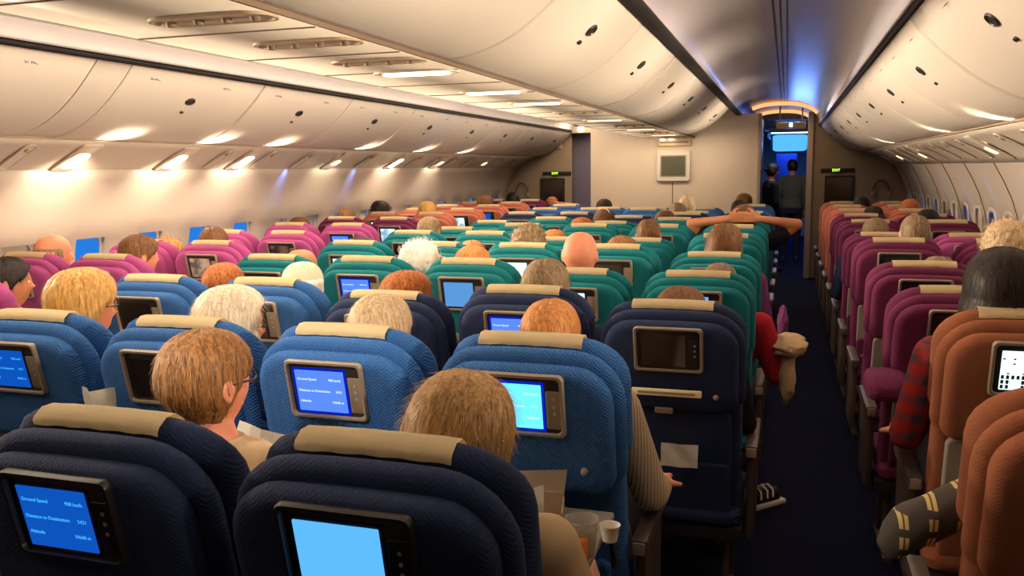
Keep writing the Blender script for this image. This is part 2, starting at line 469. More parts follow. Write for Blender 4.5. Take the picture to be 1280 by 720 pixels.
BINL = 1.14
bnames = {}
seats_no = 36
for sgn, side in ((-1, 'left'), (1, 'right')):
    prof = [(sgn * x, z) for x, z in OB]
    back = [(sgn * 2.9, 1.765), (sgn * 2.9, 2.105)]
    cb = closed_bin(prof, back, -BINL / 2 + .004, BINL / 2 - .004)
    db = door_mesh([(sgn * x, z) for x, z in OB[:]], -BINL / 2 + .012, BINL / 2 - .012)
    lm = latch_mesh(sgn, OB, .26)
    dm = latch_mesh(sgn, OB, .38, .026, .008)
    for k in range(-4, 8):
        yc = 4.15 + BINL * k + (0 if k >= 0 else -.23)
        if yc + BINL / 2 < 1.2 or yc + BINL / 2 > YE - .02: continue
        b = empty('overhead_bin', (0, yc, 0))
        n_ = k + 5
        where = 'left' if sgn < 0 else 'right'
        d = yc
        tag(b, 'closed cream stowage bin above the %s windows, %s of its row' % (where, nth('ob' + where)), 'overhead bin', 'outboard stowage bins')
        put('bin_body', cb, M['bin'], b); put('bin_door', db, M['bin'], b)
        put('latch', lm, M['latch'], b)
        put('lock_indicator', dm, M['latch'], b)
        x0, z0 = OB[1]
        for s_ in (-.38, .22):
            g = glyph('seat_marking', b, M['latch'], (sgn * (x0 - .004), s_, z0 - .022), (math.radians(62 if sgn > 0 else 62), 0, sgn * -PI / 2), .028, '%d %s' % (seats_no - k, 'AC' if sgn < 0 else 'HK'))
    # filler panel between the first bins of the left side
    f = put('filler_panel', closed_bin(prof, back, 3.35 + .004, 3.58 - .004), M['bin'])
    tag(f, 'narrow cream filler panel between two stowage bins on the %s side' % side, 'panel')
    # dark strip painting the shade of the gap above bins
    bm = bmesh.new()
    o = put('trim_%d' % (300 + (sgn > 0)), strip_mesh([(sgn * 1.7425, 2.102), (sgn * 1.736, 2.132)], [Y0, YE]), M['gap']); solid(o, .01); tag(o, 'dark strip painted as shade in the gap above the %s bins' % side, kind='structure'); bm.free()

# passenger service panels under outboard bins
def lensmesh(w, h, t=.006):
    bm = bmesh.new(); pad(bm, w / 2, -h / 2, h / 2, min(w, h) * .3, min(w, h) * .3, [(0, .003), (-t * .5, 0), (-t, .002)]); return finish(bm, 'lens')
PS0, PS1 = (2.33, 1.755), (2.665, 1.578)
lampE = glow('warm_reading_lamp', (255, 224, 170), 14)
lampD = glow('dim_reading_lamp', (255, 214, 160), 3.0)
for sgn, side in ((-1, 'left'), (1, 'right')):
    pp = arc_prof(PS0, PS1, -.012, 6)
    o = put('trim_%d' % (310 + (sgn > 0)), strip_mesh([(sgn * x, z) for x, z in pp] + [(sgn * 2.70, 1.60)], [Y0, YE]), M['psu']); solid(o, .01)
    tag(o, 'continuous cream service channel under the %s bins' % side, kind='structure')
    bm = bmesh.new(); box(bm, min(sgn * 2.3, sgn * 2.36), max(sgn * 2.3, sgn * 2.36), Y0, YE, 1.754, 1.768, .003)
    o = put('trim_%d' % (312 + (sgn > 0)), finish(bm, 't'), M['tan']); o['kind'] = 'structure'
    ang = math.atan2(PS1[1] - PS0[1], PS1[0] - PS0[0])
    lit = {1: (3.95, 4.79, 5.54, 6.92, 8.17, 9.36, 10.9), -1: (3.1, 4.4, 5.9, 8.7, 10.4)}[-sgn]
    for i, yy in enumerate(lit):
        t = empty('reading_light', (sgn * 2.49, yy, 1.668))
        tag(t, 'glowing reading light under the %s wall bins, %s of them' % (side, nth('rl' + side)), 'reading light', 'reading lights under the outboard bins')
        bm = bmesh.new(); pad(bm, .075, -.15, .15, .02, .02, [(0, 0), (-.010, 0), (-.013, .004)])
        h = put('mounting_frame', finish(bm, 'h'), M['psu'], t)
        bright = sgn < 0 and i in (0, 1, 2, 4)
        l = put('lens', lensmesh(.10, .17 if bright else .08), lampE if (bright or sgn > 0 and i in (1,)) else lampD, t)
        rot = Matrix.Rotation(0, 4, 'Y')
        # local pad axes: x width, y depth, z height -> map x to cabin Y, z along slope, -y into cabin
        ex = Vector((0, 1, 0)); ez = Vector((sgn * math.cos(ang), 0, math.sin(ang))); ey = ez.cross(ex)
        if ey.z < 0: ey = -ey
        mw = Matrix((ex, ey, ez)).transposed().to_4x4()
        h.matrix_local = mw; l.matrix_local = Matrix.Translation(-ey * .012 + ez * .02) @ mw
    for i in range(16):
        yy = 3.55 + i * .56
        if min(abs(yy - q) for q in lit) < .2: continue
        t = empty('service_unit', (sgn * 2.49, yy, 1.668))
        tag(t, 'cream recessed unit with tan nozzle under the %s wall bins, %s of them' % (side, nth('su' + side)), 'service unit', 'service units under the outboard bins')
        bm = bmesh.new(); pad(bm, .04, -.13, .13, .03, .03, [(0, 0), (-.008, 0), (-.008, .006), (-.004, .008)])
        h = put('mounting_frame', finish(bm, 'h'), M['psu'], t)
        ex = Vector((0, 1, 0)); ez = Vector((sgn * math.cos(ang), 0, math.sin(ang))); ey = ez.cross(ex)
        if ey.z < 0: ey = -ey
        mw = Matrix((ex, ey, ez)).transposed().to_4x4(); h.matrix_local = mw
        bm = bmesh.new(); pad(bm, .014, -.018, .018, .013, .013, [(0, 0), (-.012, 0), (-.016, .005)])
        n = put('vent_nozzle', finish(bm, 'n'), M['tan'], t); n.matrix_local = Matrix.Translation(ez * -.08) @ mw

# centre stowage bins --------------------------------------------------
CB = arc_prof((.732, 2.183), (.262, 1.925), .06)
for sgn, side in ((1, 'right'), (-1, 'left')):
    prof = [(sgn * x, z) for x, z in CB]
    back = [(sgn * .262, 2.3), (sgn * .70, 2.3)]
    cb = closed_bin(prof, [(sgn * .262, 2.05), (sgn * .10, 2.05), (sgn * .10, 2.4), (sgn * .69, 2.4), (sgn * .69, 2.2)], -BINL / 2 + .004, BINL / 2 - .004)
    db = door_mesh(prof, -BINL / 2 + .012, BINL / 2 - .012)
    lm = latch_mesh(sgn, CB, .27); dm = latch_mesh(sgn, CB, .38, .030, .009)
    for k in range(-4, 6):
        yc = 3.2 + BINL * k
        if yc < .2 or yc > YS - .3: continue
        b = empty('overhead_bin', (0, yc, 0))
        tag(b, 'closed cream centre stowage bin facing the %s aisle, %s of its row' % (side, nth('cb' + side)), 'overhead bin', 'centre stowage bins')
        put('bin_body', cb, M['bin'], b); put('bin_door', db, M['bin'], b); put('latch', lm, M['latch'], b); put('lock_indicator', dm, M['latch'], b)
    o = put('trim_%d' % (320 + (sgn > 0)), strip_mesh([(sgn * .731, 2.178), (sgn * .742, 2.172), (sgn * .805, 2.176)], [Y0, YS]), M['gap']); solid(o, .012)  # ledge added to hide the cove strip, dark colour gives the gap line
    tag(o, 'dark ledge added along centre bin tops to hide the cove light, %s aisle' % side, kind='structure')
o = put('ceiling_centre_strip', strip_mesh([(.256, 1.922), (.262, 1.92)] and [(-.256, 1.921), (.256, 1.921)], [Y0, YS]), M['psu']); solid(o, .02, 0)
tag(o, 'flat cream service strip under the centre bins', kind='structure')
for k in range(2):
    bm = bmesh.new(); x = (-.26, .26)[k]; box(bm, x - .004, x + .004, Y0, YS, 1.912, 1.935)
    tag(put('trim_%d' % (331 + k), finish(bm, 't'), M['seam']), kind='structure')
for k in range(20):
    bm = bmesh.new(); yy = 1.4 + k * .47
    box(bm, -.255, .255, yy - .002, yy + .002, 1.908, 1.912)
    tag(put('trim_%d' % (340 + k), finish(bm, 't'), M['seam']), kind='structure')
lit_c = (2.83, 3.66, 4.36, 6.1, 7.7, 9.2)
for i, yy in enumerate((1.68, 2.08, 2.50) + lit_c + (5.2, 7.0, 8.5, 10.0)):
    lamp = yy in lit_c
    if lamp:
        t = empty('reading_light', (.09, yy, 1.909)); tag(t, 'bright white light panel under the centre bins, %s of them' % nth('cl'), 'reading light', 'light panels under the centre bins')
    else:
        t = empty('service_unit', (.11, yy, 1.909)); tag(t, 'tan oblong panel of air nozzles under the centre bins, %s of them' % nth('cn'), 'service unit', 'service units under the centre bins')
    bm = bmesh.new(); pad(bm, .155, -.055, .055, .05, .05, [(0, 0), (-.006, 0), (-.006, .008), (-.003, .010)])
    h = put('mounting_frame', finish(bm, 'h'), M['psu' if lamp else 'tan'], t, rot=(PI / 2, 0, 0))
    # pad depth axis y -> turned to point down
    h.rotation_euler = (PI / 2, 0, 0)
    if lamp:
        l = put('lens', lensmesh(.24, .07), lampE if yy < 5 else lampD, t, loc=(0, 0, -.004), rot=(PI / 2, 0, 0))
    else:
        for q in range(4):
            bm = bmesh.new(); lathe(bm, [(.012, 0), (.012, -.006), (.009, -.011), (.004, -.011)], n=16)
            put('vent_nozzle', finish(bm, 'n'), M['seam'], t, loc=(-.11 + q * .073, 0, -.002))

# windows -------------------------------------------------------------
wf = bmesh.new()
ang_w = math.atan2(2.9 - 2.862, 1.19 - .84)
pad(wf, .15, .80, 1.235, .10, .10, [(0, .01), (-.016, .004), (-.02, 0), (-.016, -.0)] )
wf.free()
def frame_ring(hw, z0, z1, r, iw, th, cx=0.0, name='frame'):
    """flat rounded frame with an opening, y from 0 to -th"""
    bm = bmesh.new()
    out = rrect(hw, z0, z1, r, r, cx=cx); sx = (hw - iw) / hw; zc = (z0 + z1) / 2; H = (z1 - z0) / 2; sz = (H - iw) / H
    inn = [(cx + (x - cx) * sx, zc + (z - zc) * sz) for x, z in out]
    mid = [((a[0] * .75 + b[0] * .25), (a[1] * .75 + b[1] * .25)) for a, b in zip(out, inn)]
    mid2 = [((a[0] * .25 + b[0] * .75), (a[1] * .25 + b[1] * .75)) for a, b in zip(out, inn)]
    loops = [[bm.verts.new((x, y, z)) for x, z in L_] for L_, y in ((out, 0), (out, -th * .6), (mid, -th), (mid2, -th), (inn, -th * .6), (inn, 0))]
    n = len(out)
    for a, b in zip(loops, loops[1:] + loops[:1]):
        for i in range(n): bm.faces.new((a[i], a[(i + 1) % n], b[(i + 1) % n], b[i]))
    return finish(bm, name, 50)
WFm = frame_ring(.152, -.225, .225, .10, .036, .014)
bm = bmesh.new(); pad(bm, .128, -.20, .20, .08, .08, [(.030, 0), (.034, 0)]); PANE = finish(bm, 'pane')
bm = bmesh.new(); pad(bm, .126, -.06, .20, .08, .01, [(.014, 0), (.018, 0)]); SHADE = finish(bm, 'shade')
bm = bmesh.new(); pad(bm, .126, .10, .20, .07, .01, [(.014, 0), (.018, 0)]); SHADE2 = finish(bm, 'shade')
gm, N, L, B = new_mat('window_acrylic'); B.inputs['Transmission Weight'].default_value = 1; B.inputs['Roughness'].default_value = .02; B.inputs['IOR'].default_value = 1.1; B.inputs['Base Color'].default_value = (.9, .95, 1, 1)
for sgn, side in ((-1, 'left'), (1, 'right')):
    for k in range(NWIN):
        yy = WIN0 + k * WINP
        w = empty('window_%d' % (k + 1 + (50 if sgn > 0 else 0)), (sgn * 2.883, yy, 1.01))
        w['kind'] = 'structure'; w['label'] = 'small rounded cabin window on the %s wall, %s of its row' % (side, nth('w' + side))
        # orient: local x -> cabin Y, local -y -> into the cabin, slight tilt
        inn = Vector((-sgn, 0, -.10)).normalized(); ex = Vector((0, sgn, 0)); ez = ex.cross(-inn)
        if ez.z < 0: ez = -ez; ex = -ex
        mw = Matrix((ex, -inn, ez)).transposed().to_4x4()
        for nm_, me_, mt_ in (('window_frame', WFm, M['cream']), ('pane', PANE, gm)) + ((('shade', SHADE, M['cream']),) if k in (0, 5, 6, 8, 10, 11, 13, 15) else ()):
            p = put(nm_, me_, mt_, w); p.matrix_local = mw
        # outer light: nothing but dusk sky behind

# bulkheads ------------------------------------------------------------
def panel(name, x0, x1, y0, y1, z0, z1, mat, label=None, bev=.006):
    bm = bmesh.new(); box(bm, x0, x1, y0, y1, z0, z1, bev)
    o = put(name, finish(bm, name), mat); o['kind'] = 'structure'
    if label: o['label'] = label
    return o
panel('wall_centre', -1.02, 1.0, YS, YS + .06, 0, 2.185, M['bulk'], 'cream centre bulkhead wall facing the middle seats')
panel('wall_centre_upper', -.72, .72, YS, YS + .06, 2.185, 2.5, M['bulk'])
panel('wall_lavatory_right',   .94, 1.0, YS + .06, 12.7, 0, 2.19, M['navywall'], 'dark galley side wall beside right aisle')
panel('wall_lavatory_left', -1.0, -.94, YS + .06, 14.0, 0, 2.41, M['navywall'])
panel('trim_401', .99, 1.03, YS - .01, YS + .08, 0, 2.185, M['bezel'])
panel('trim_402', -.002, .002, YS - .003, YS, .9, 1.40, M['seam'])
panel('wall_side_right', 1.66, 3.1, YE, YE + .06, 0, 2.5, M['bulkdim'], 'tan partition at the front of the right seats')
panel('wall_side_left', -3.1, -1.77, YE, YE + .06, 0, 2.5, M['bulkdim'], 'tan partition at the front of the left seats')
panel('wall_aisle_left', -2.2, -1.42, 13.0, 13.06, 0, 2.5, M['violet'], 'lilac grey door panel at the end of the left aisle')
panel('wall_aisle_left_return', -1.42, -.9, 13.0, 13.06, 0, 2.5, M['violet'])
panel('wall_aisle_left_upper', -1.8, -1.4, 12.9, 12.96, 2.2, 2.5, M['cream'])
panel('wall_forward_right', 1.75, 1.85, YE + .06, YF, 0, 2.45, M['navywall'])
panel('trim_403', 1.585, 1.66, YE - .06, YE + .06, 0, 2.3, M['pale'], 'pale pillar at the doorway of right aisle')
# galley and forward cabin ceiling
for k, (ya_, yb_, zz) in enumerate(((14.6, 15.4, 2.30), (15.4, 16.2, 2.26), (16.2, YF, 2.22))):
    panel('ceiling_forward_%d' % k, .9, 1.86, ya_, yb_, zz, zz + .3, M['dome'])
blueE = glow('blue_mood_light', (40, 110, 255), 5.0); cyanE = glow('pale_cyan_ceiling_light', (150, 215, 255), 6.0)
warmE = glow('warm_reflection_glow', (255, 184, 120), 1.25)
for k, (x0, x1, y0, y1, z, mt, lb) in enumerate(((1.0, 1.70, 16.0, 16.25, 2.15, cyanE, 'pale cyan ceiling light panel glowing in the forward cabin'), (.95, 1.75, 17.4, 18.6, 2.10, blueE, 'deep blue mood light panel on the forward cabin ceiling'))):
    t = empty('ceiling_light', (0, 0, 0)); tag(t, lb, 'ceiling light')
    bm = bmesh.new(); box(bm, x0, x1, y0, y1, z, z + .10, .02); put('mounting_frame', finish(bm, 'h'), M['cream'], t)
    bm = bmesh.new(); box(bm, x0 + .04, x1 - .04, y0 + .05, y1 - .05, z - .012, z + .002, .004); put('lens', finish(bm, 'l'), mt, t)
for k, (yy, x1) in enumerate(((11.9, 1.66), (13.6, 1.66))):  # glowing ribs imitate warm light reflected in the ceiling
    t = empty('ceiling_light', (0, 0, 0)); tag(t, ('curved ceiling rib glowing in place of reflected warm light, nearer one' if k == 0 else 'curved ceiling rib glowing in place of reflected warm light, by the exit sign'), 'ceiling light', 'ribs with painted warm light over the doorway')
    seg = [(x, z - .012) for x, z in cs if .84 < x < 1.69]
    o = put('lens', strip_mesh([(x, z - .028) for x, z in seg], [yy - .05, yy + .05]), warmE, t); solid(o, .045, 0)
    seg2 = [(x, z - .004) for x, z in cs if .84 < x < 1.69]
    o = put('mounting_frame', strip_mesh(seg2, [yy - .08, yy + .08]), M['cream'], t); solid(o, .006)
t = empty('ceiling_light', (1.36, 16.35, 2.14)); t.rotation_euler = (-.30, 0, 0); tag(t, 'large sloping blue light panel past the doorway', 'ceiling light')
bm = bmesh.new(); pad(bm, .34, 0, 1.0, .12, .12, [(.03, .0), (0, 0), (-.01, .01)]); put('mounting_frame', finish(bm, 'h'), M['cream'], t, rot=(-PI / 2, 0, 0))
bm = bmesh.new(); pad(bm, .30, .04, .96, .10, .10, [(-.008, 0), (-.016, .004)]); lz = put('lens', finish(bm, 'h'), glow('sky_blue_ceiling_light', (70, 150, 255), 1.8), t, rot=(-PI / 2, 0, 0))
for c_ in t.children: c_.scale = (1, -1, 1)
# forward monument wall, blue light painted into its base colour
bluewall = plain('forward_monument_blue_light', (30, 60, 150), .5)
panel('wall_monument', 1.12, 1.50, 17.6, 17.7, 0, 1.80, bluewall, 'cabinet wall painted with blue light far ahead past the doorway')

def on_wall(name, label, cat, loc): 
    t = empty(name, loc); tag(t, label, cat); return t
# monitor on bulkhead
t = on_wall('wall_monitor', 'small switched-off screen in white frame on the cream bulkhead', 'monitor', (.01, YS, 1.585))
bm = bmesh.new(); pad(bm, .205, -.185, .185, .03, .03, [(0, 0), (-.035, 0), (-.05, .008)]); put('casing', finish(bm, 'c'), M['cream'], t)
bm = bmesh.new(); pad(bm, .155, -.13, .13, .008, .008, [(-.048, 0), (-.053, 0)]); put('surround', finish(bm, 'c'), M['bezel'], t)
bm = bmesh.new(); pad(bm, .14, -.115, .115, .006, .006, [(-.052, 0), (-.056, 0)]); put('display', finish(bm, 'c'), plain('monitor_grey_green', (84, 84, 66), .3), t)
t = on_wall('wall_box', 'beige box on the bulkhead directly above the small screen', 'box', (.02, YS, 1.87))
bm = bmesh.new(); pad(bm, .2, -.05, .045, .01, .01, [(0, 0), (-.04, 0), (-.05, .01)]); put('casing', finish(bm, 'c'), M['tan'], t)
bm = bmesh.new(); box(bm, -.17, .17, -.053, -.049, -.012, .012, .002); put('slot', finish(bm, 'c'), M['seam'], t)
t = on_wall('spot_lamp', 'twin warm spot lamp on the ceiling above the bulkhead screen', 'lamp', (-.06, YS - .12, 1.905))
bm = bmesh.new(); box(bm, -.12, .12, -.05, .05, .0, .014, .004); put('mounting_frame', finish(bm, 'c'), M['cream'], t)
for q in (-.05, .05):
    bm = bmesh.new(); lathe(bm, [(.03, .004), (.034, -.006), (.02, -.014), (.005, -.016)], n=20); put('lens', finish(bm, 'l'), lampE, t, loc=(q, 0, 0))

green = glow('exit_sign_green', (190, 240, 60), 3.0); greenD = plain('exit_sign_dark_green', (60, 90, 10), .4)
for sgn, side, xs in ((1, 'right', 1.97), (-1, 'left', -2.02)):
    t = on_wall('exit_sign', 'small glowing green exit sign on a dark strip, %s partition' % side, 'sign', (xs, YE, 1.505))
    bm = bmesh.new(); box(bm, -.2, .24, -.02, 0, -.03, .022, .004); put('dark_strip', finish(bm, 'c'), M['plasticD'], t)
    bm = bmesh.new(); box(bm, -.05, .05, -.05, -.018, -.035, .035, .006); put('sign_panel', finish(bm, 'c'), greenD, t)
    glyph('lettering', t, green, (0, -.052, -.018), (PI / 2, 0, 0), .05, 'EXIT')
    t = on_wall('wall_display', 'large dark wall screen below the green sign, %s partition' % side, 'screen', (xs + .05 * sgn, YE, 1.25))
    bm = bmesh.new(); pad(bm, .19, -.2, .18, .012, .012, [(0, 0), (-.02, 0), (-.028, .006)]); put('casing', finish(bm, 'c'), M['plasticD'], t)
    bm = bmesh.new(); pad(bm, .165, -.175, .155, .006, .006, [(-.027, 0), (-.031, 0)]); put('display', finish(bm, 'c'), M['offscreen'], t)
    t = on_wall('grab_arch', 'brown arched handle on the %s partition' % side, 'handle', (sgn * 2.55, YE, 1.18))
    bm = bmesh.new(); tube(bm, [(.10 * math.cos(a), -.04, .02 + .16 * math.sin(a)) for a in [PI * i / 14 for i in range(15)]], .012); put('arch', finish(bm, 'a'), plain('brown_handle', (120, 74, 50), .5), t)
    for q in (-.1, .1):
        bm = bmesh.new(); box(bm, q - .02, q + .02, -.055, 0, -.03, .035, .006); put('bracket', finish(bm, 'a'), M['tan'], t)
t = on_wall('wall_display', 'small black screen high on the left partition', 'screen', (-2.09, YE, 1.985))
bm = bmesh.new(); pad(bm, .17, -.11, .11, .01, .01, [(0, 0), (-.02, 0), (-.026, .006)]); put('casing', finish(bm, 'c'), M['cream'], t)
bm = bmesh.new(); pad(bm, .135, -.08, .08, .006, .006, [(-.025, 0), (-.03, 0)]); put('display', finish(bm, 'c'), M['offscreen'], t)
# hanging exit sign over right aisle doorway
t = empty('exit_sign', (1.36, 12.9, 2.13)); tag(t, 'hanging exit sign box with a white light over right aisle doorway', 'sign')
bm = bmesh.new(); box(bm, -.2, .2, -.04, .04, -.045, .045, .01); put('sign_box', finish(bm, 'c'), M['tan'], t)
bm = bmesh.new(); box(bm, -.02, .02, -.05, -.038, -.02, .03, .004); put('lens', finish(bm, 'c'), cyanE, t)
for q in (-.15, .15):
    bm = bmesh.new(); box(bm, q - .01, q + .01, -.01, .01, .04, .28, .002); put('hanger', finish(bm, 'c'), M['tan'], t)
t = empty('exit_sign', (-1.60, 12.7, 2.14)); tag(t, 'lit sign box over the end of left aisle', 'sign')
bm = bmesh.new(); box(bm, -.17, .17, -.04, .04, -.05, .05, .01); put('sign_box', finish(bm, 'c'), M['cream'], t)
bm = bmesh.new(); box(bm, -.04, .04, -.05, -.038, -.03, .035, .004); put('lens', finish(bm, 'c'), lampE, t)
for q in (-.13, .13):
    bm = bmesh.new(); box(bm, q - .01, q + .01, -.01, .01, .04, .27, .002); put('hanger', finish(bm, 'c'), M['tan'], t)
#SEATS
# ------------------------------------------------------------------ seats
TOP = 1.17
def lean_fn(deg, shift=0.0, drop=0.0):
    tn = math.tan(math.radians(deg))
    def f(v):
        return Vector((v[0], v[1] + (TOP - v[2]) * tn - shift, v[2] - drop * max(0, (v[2] - .45) / .72)))
    return f

def seat_meshes(deg, shift, drop):
    L = lean_fn(deg, shift, drop); P = {}
    def wing(v):                                     # headrest wings curve forward at the sides
        v = Vector(v); a = max(0, abs(v.x) - .13); v.y += 3.2 * a * a; return L(v)
    bm = bmesh.new(); pad(bm, .212, .795, 1.118, .085, .05, soft(.0, .075, .030), arch=.008, xf=L); P['back_shell'] = finish(bm, 's')
    bm = bmesh.new(); pad(bm, .235, .80, 1.150, .115, .06, soft(.045, .105, .028), arch=.010, xf=L)
    P['back_cushion'] = finish(bm, 's')
    bm = bmesh.new(); pad(bm, .222, .34, .90, .05, .03, soft(.055, .15, .03), xf=L)
    P['lower_back'] = finish(bm, 's')
    bm = bmesh.new(); pad(bm, .232, .85, TOP, .105, .05, soft(.098, .165, .03), arch=.008, xf=wing); P['headrest'] = finish(bm, 's')
    # linen cover over the crest of the headrest
    bm = bmesh.new(); n = 17; rows = []
    path = [(.0985, TOP - .022), (.100, TOP - .014), (.105, TOP - .008), (.120, TOP + .004), (.145, TOP + .004), (.160, TOP - .010), (.1675, TOP - .035), (.1685, TOP - .12), (.1685, TOP - .20)]
    for (y, z) in path:
        row = []
        for i in range(n):
            x = -.130 + .26 * i / (n - 1)
            wv = .0025 * math.sin(i * 1.7 + z * 40) * (1 if z < TOP - .02 else .4)
            row.append(bm.verts.new(wing((x, y + wv + (-.003 if y < .12 else .003), z - .008 * (x / .232) ** 2 + .002))))
        rows.append(row)
    for a, b in zip(rows, rows[1:]):
        for i in range(n - 1): bm.faces.new((a[i], a[i + 1], b[i + 1], b[i]))
    bmesh.ops.solidify(bm, geom=bm.faces[:], thickness=.003)
    P['headrest_cover'] = finish(bm, 's')
    # display unit
    cx = -.002; zc0, zc1 = .945, 1.102; hw = .109; zm = (zc0 + zc1) / 2
    def xfb(me):
        for v in me.vertices: v.co = L(v.co)
        return me
    P['display_frame'] = xfb(frame_ring(hw, zc0, zc1, .014, .011, .016, cx=cx))
    for v in P['display_frame'].vertices: v.co.y += .004
    bm = bmesh.new(); pad(bm, hw - .008, zc0 + .008, zc1 - .008, .008, .008, [(.006, 0), (-.001, 0), (-.003, .002)], cx=cx, xf=L); P['display_surround'] = finish(bm, 's')
    sx0, sx1, sz0, sz1 = cx - .083, cx + .054, .965, 1.076
    bm = bmesh.new(); pad(bm, (sx1 - sx0) / 2 + .007, sz0 - .007, sz1 + .007, .004, .004, [(-.002, 0), (-.0042, 0)], cx=(sx0 + sx1) / 2, xf=L); P['display_border'] = finish(bm, 's')
    bm = bmesh.new(); pad(bm, (sx1 - sx0) / 2, sz0, sz1, .002, .002, [(-.003, 0), (-.0056, 0)], cx=(sx0 + sx1) / 2, xf=L); P['display'] = finish(bm, 's')
    bm = bmesh.new(); pad(bm, .017, zc0 + .022, zc1 - .04, .004, .004, [(-.001, 0), (-.005, 0), (-.006, .001)], cx=cx + .081, xf=L); P['control_panel'] = finish(bm, 's')
    bm = bmesh.new()
    for q in (.0, .018, -.018): pad(bm, .0035, zm + q - .0035, zm + q + .0035, .003, .003, [(-.005, 0), (-.0075, 0)], cx=cx + .083, xf=L)
    P['button'] = finish(bm, 's')
    P['scr'] = (L, (sx0, sx1, sz0, sz1))
    bm = bmesh.new(); lathe(bm, [(.009, 0), (.009, .004), (.004, .006), (.004, .012), (.007, .015), (.004, .017)], n=14)
    for v in bm.verts: v.co = L(Vector((.145 + v.co.x, -.0 - v.co.z, .862 + v.co.y)))
    P['coat_hook'] = finish(bm, 's')
    # lower panel, tray, pocket
    bm = bmesh.new(); pad(bm, .190, .565, .795, .02, .02, soft(.03, .062, .008), xf=L); P['tray_table'] = finish(bm, 's')
    bm = bmesh.new(); pad(bm, .030, .790, .812, .006, .006, [(.03, 0), (-.004, 0), (-.008, .003)], cx=-.02, xf=L); P['tray_latch'] = finish(bm, 's')
    bm = bmesh.new(); pad(bm, .188, .36, .60, .02, .03, soft(.022, .06, .012), xf=L); P['seat_pocket'] = finish(bm, 's')
    # seat cushion and undercarriage (does not recline)
    L0 = lean_fn(12)
    bm = bmesh.new(); pad(bm, .225, -.235, .235, .07, .05, [(0, .03), (.02, .006), (.05, 0), (.072, .01), (.088, .05)], xf=lambda v: Vector((v[0], .41 + v[2], .35 + v[1])))
    P['seat_cushion'] = finish(bm, 's')
    bm = bmesh.new(); box(bm, -.23, .23, .20, .60, .30, .352, .01); P['seat_frame'] = finish(bm, 's')
    for s_ in (-1, 1):
        bm = bmesh.new()
        box(bm, s_ * .17 - .018, s_ * .17 + .018, .22, .58, 0.0, .03, .006)
        tube(bm, [(s_ * .17, .27, .02), (s_ * .17, .33, .31)], .018); tube(bm, [(s_ * .17, .54, .02), (s_ * .17, .46, .31)], .018)
        P['leg%d' % s_] = finish(bm, 's')
    for s_ in (-1, 1):
        bm = bmesh.new()
        x = s_ * .2525
        vs = box(bm, x - .022, x + .022, .20, .56, .60, .645, .012)
        P['arm%d' % s_] = finish(bm, 's')
        bm = bmesh.new(); box(bm, x - .015, x + .015, .23, .52, .30, .602, .012); P['armside%d' % s_] = finish(bm, 's')
        bm = bmesh.new(); box(bm, x - .016, x + .016, .1965, .203, .606, .638, .003); P['armcap%d' % s_] = finish(bm, 's')
    return P
SHY = .12
PV = {'up': seat_meshes(12, 0, 0), 'mid': seat_meshes(14, .03, .03), 'back': seat_meshes(19, .10, .03)}
TXT = [('Ground Speed', .76, '908 km/h'), ('Distance to Destination', .48, '5421'), ('Altitude', .22, '10668 m')]
DARKMARKS = []

def text_lines(parent, L, r, mat, x, y, z):
    sx0, sx1, sz0, sz1 = r; w, h = sx1 - sx0, sz1 - sz0
    for i, (a, fz, b) in enumerate(TXT):
        for txt, al, xx in ((a, 'LEFT', sx0 + .006), (b, 'RIGHT', sx1 - .008)):
            a0, a1 = L((0, 0, .95)), L((0, 0, 1.06))
            put('lettering', text_mesh(txt, .0092, al), mat, parent, L((xx, -.0064, sz0 + h * fz)), (PI / 2 + math.atan2(a0.y - a1.y, a1.z - a0.z), 0, 0))

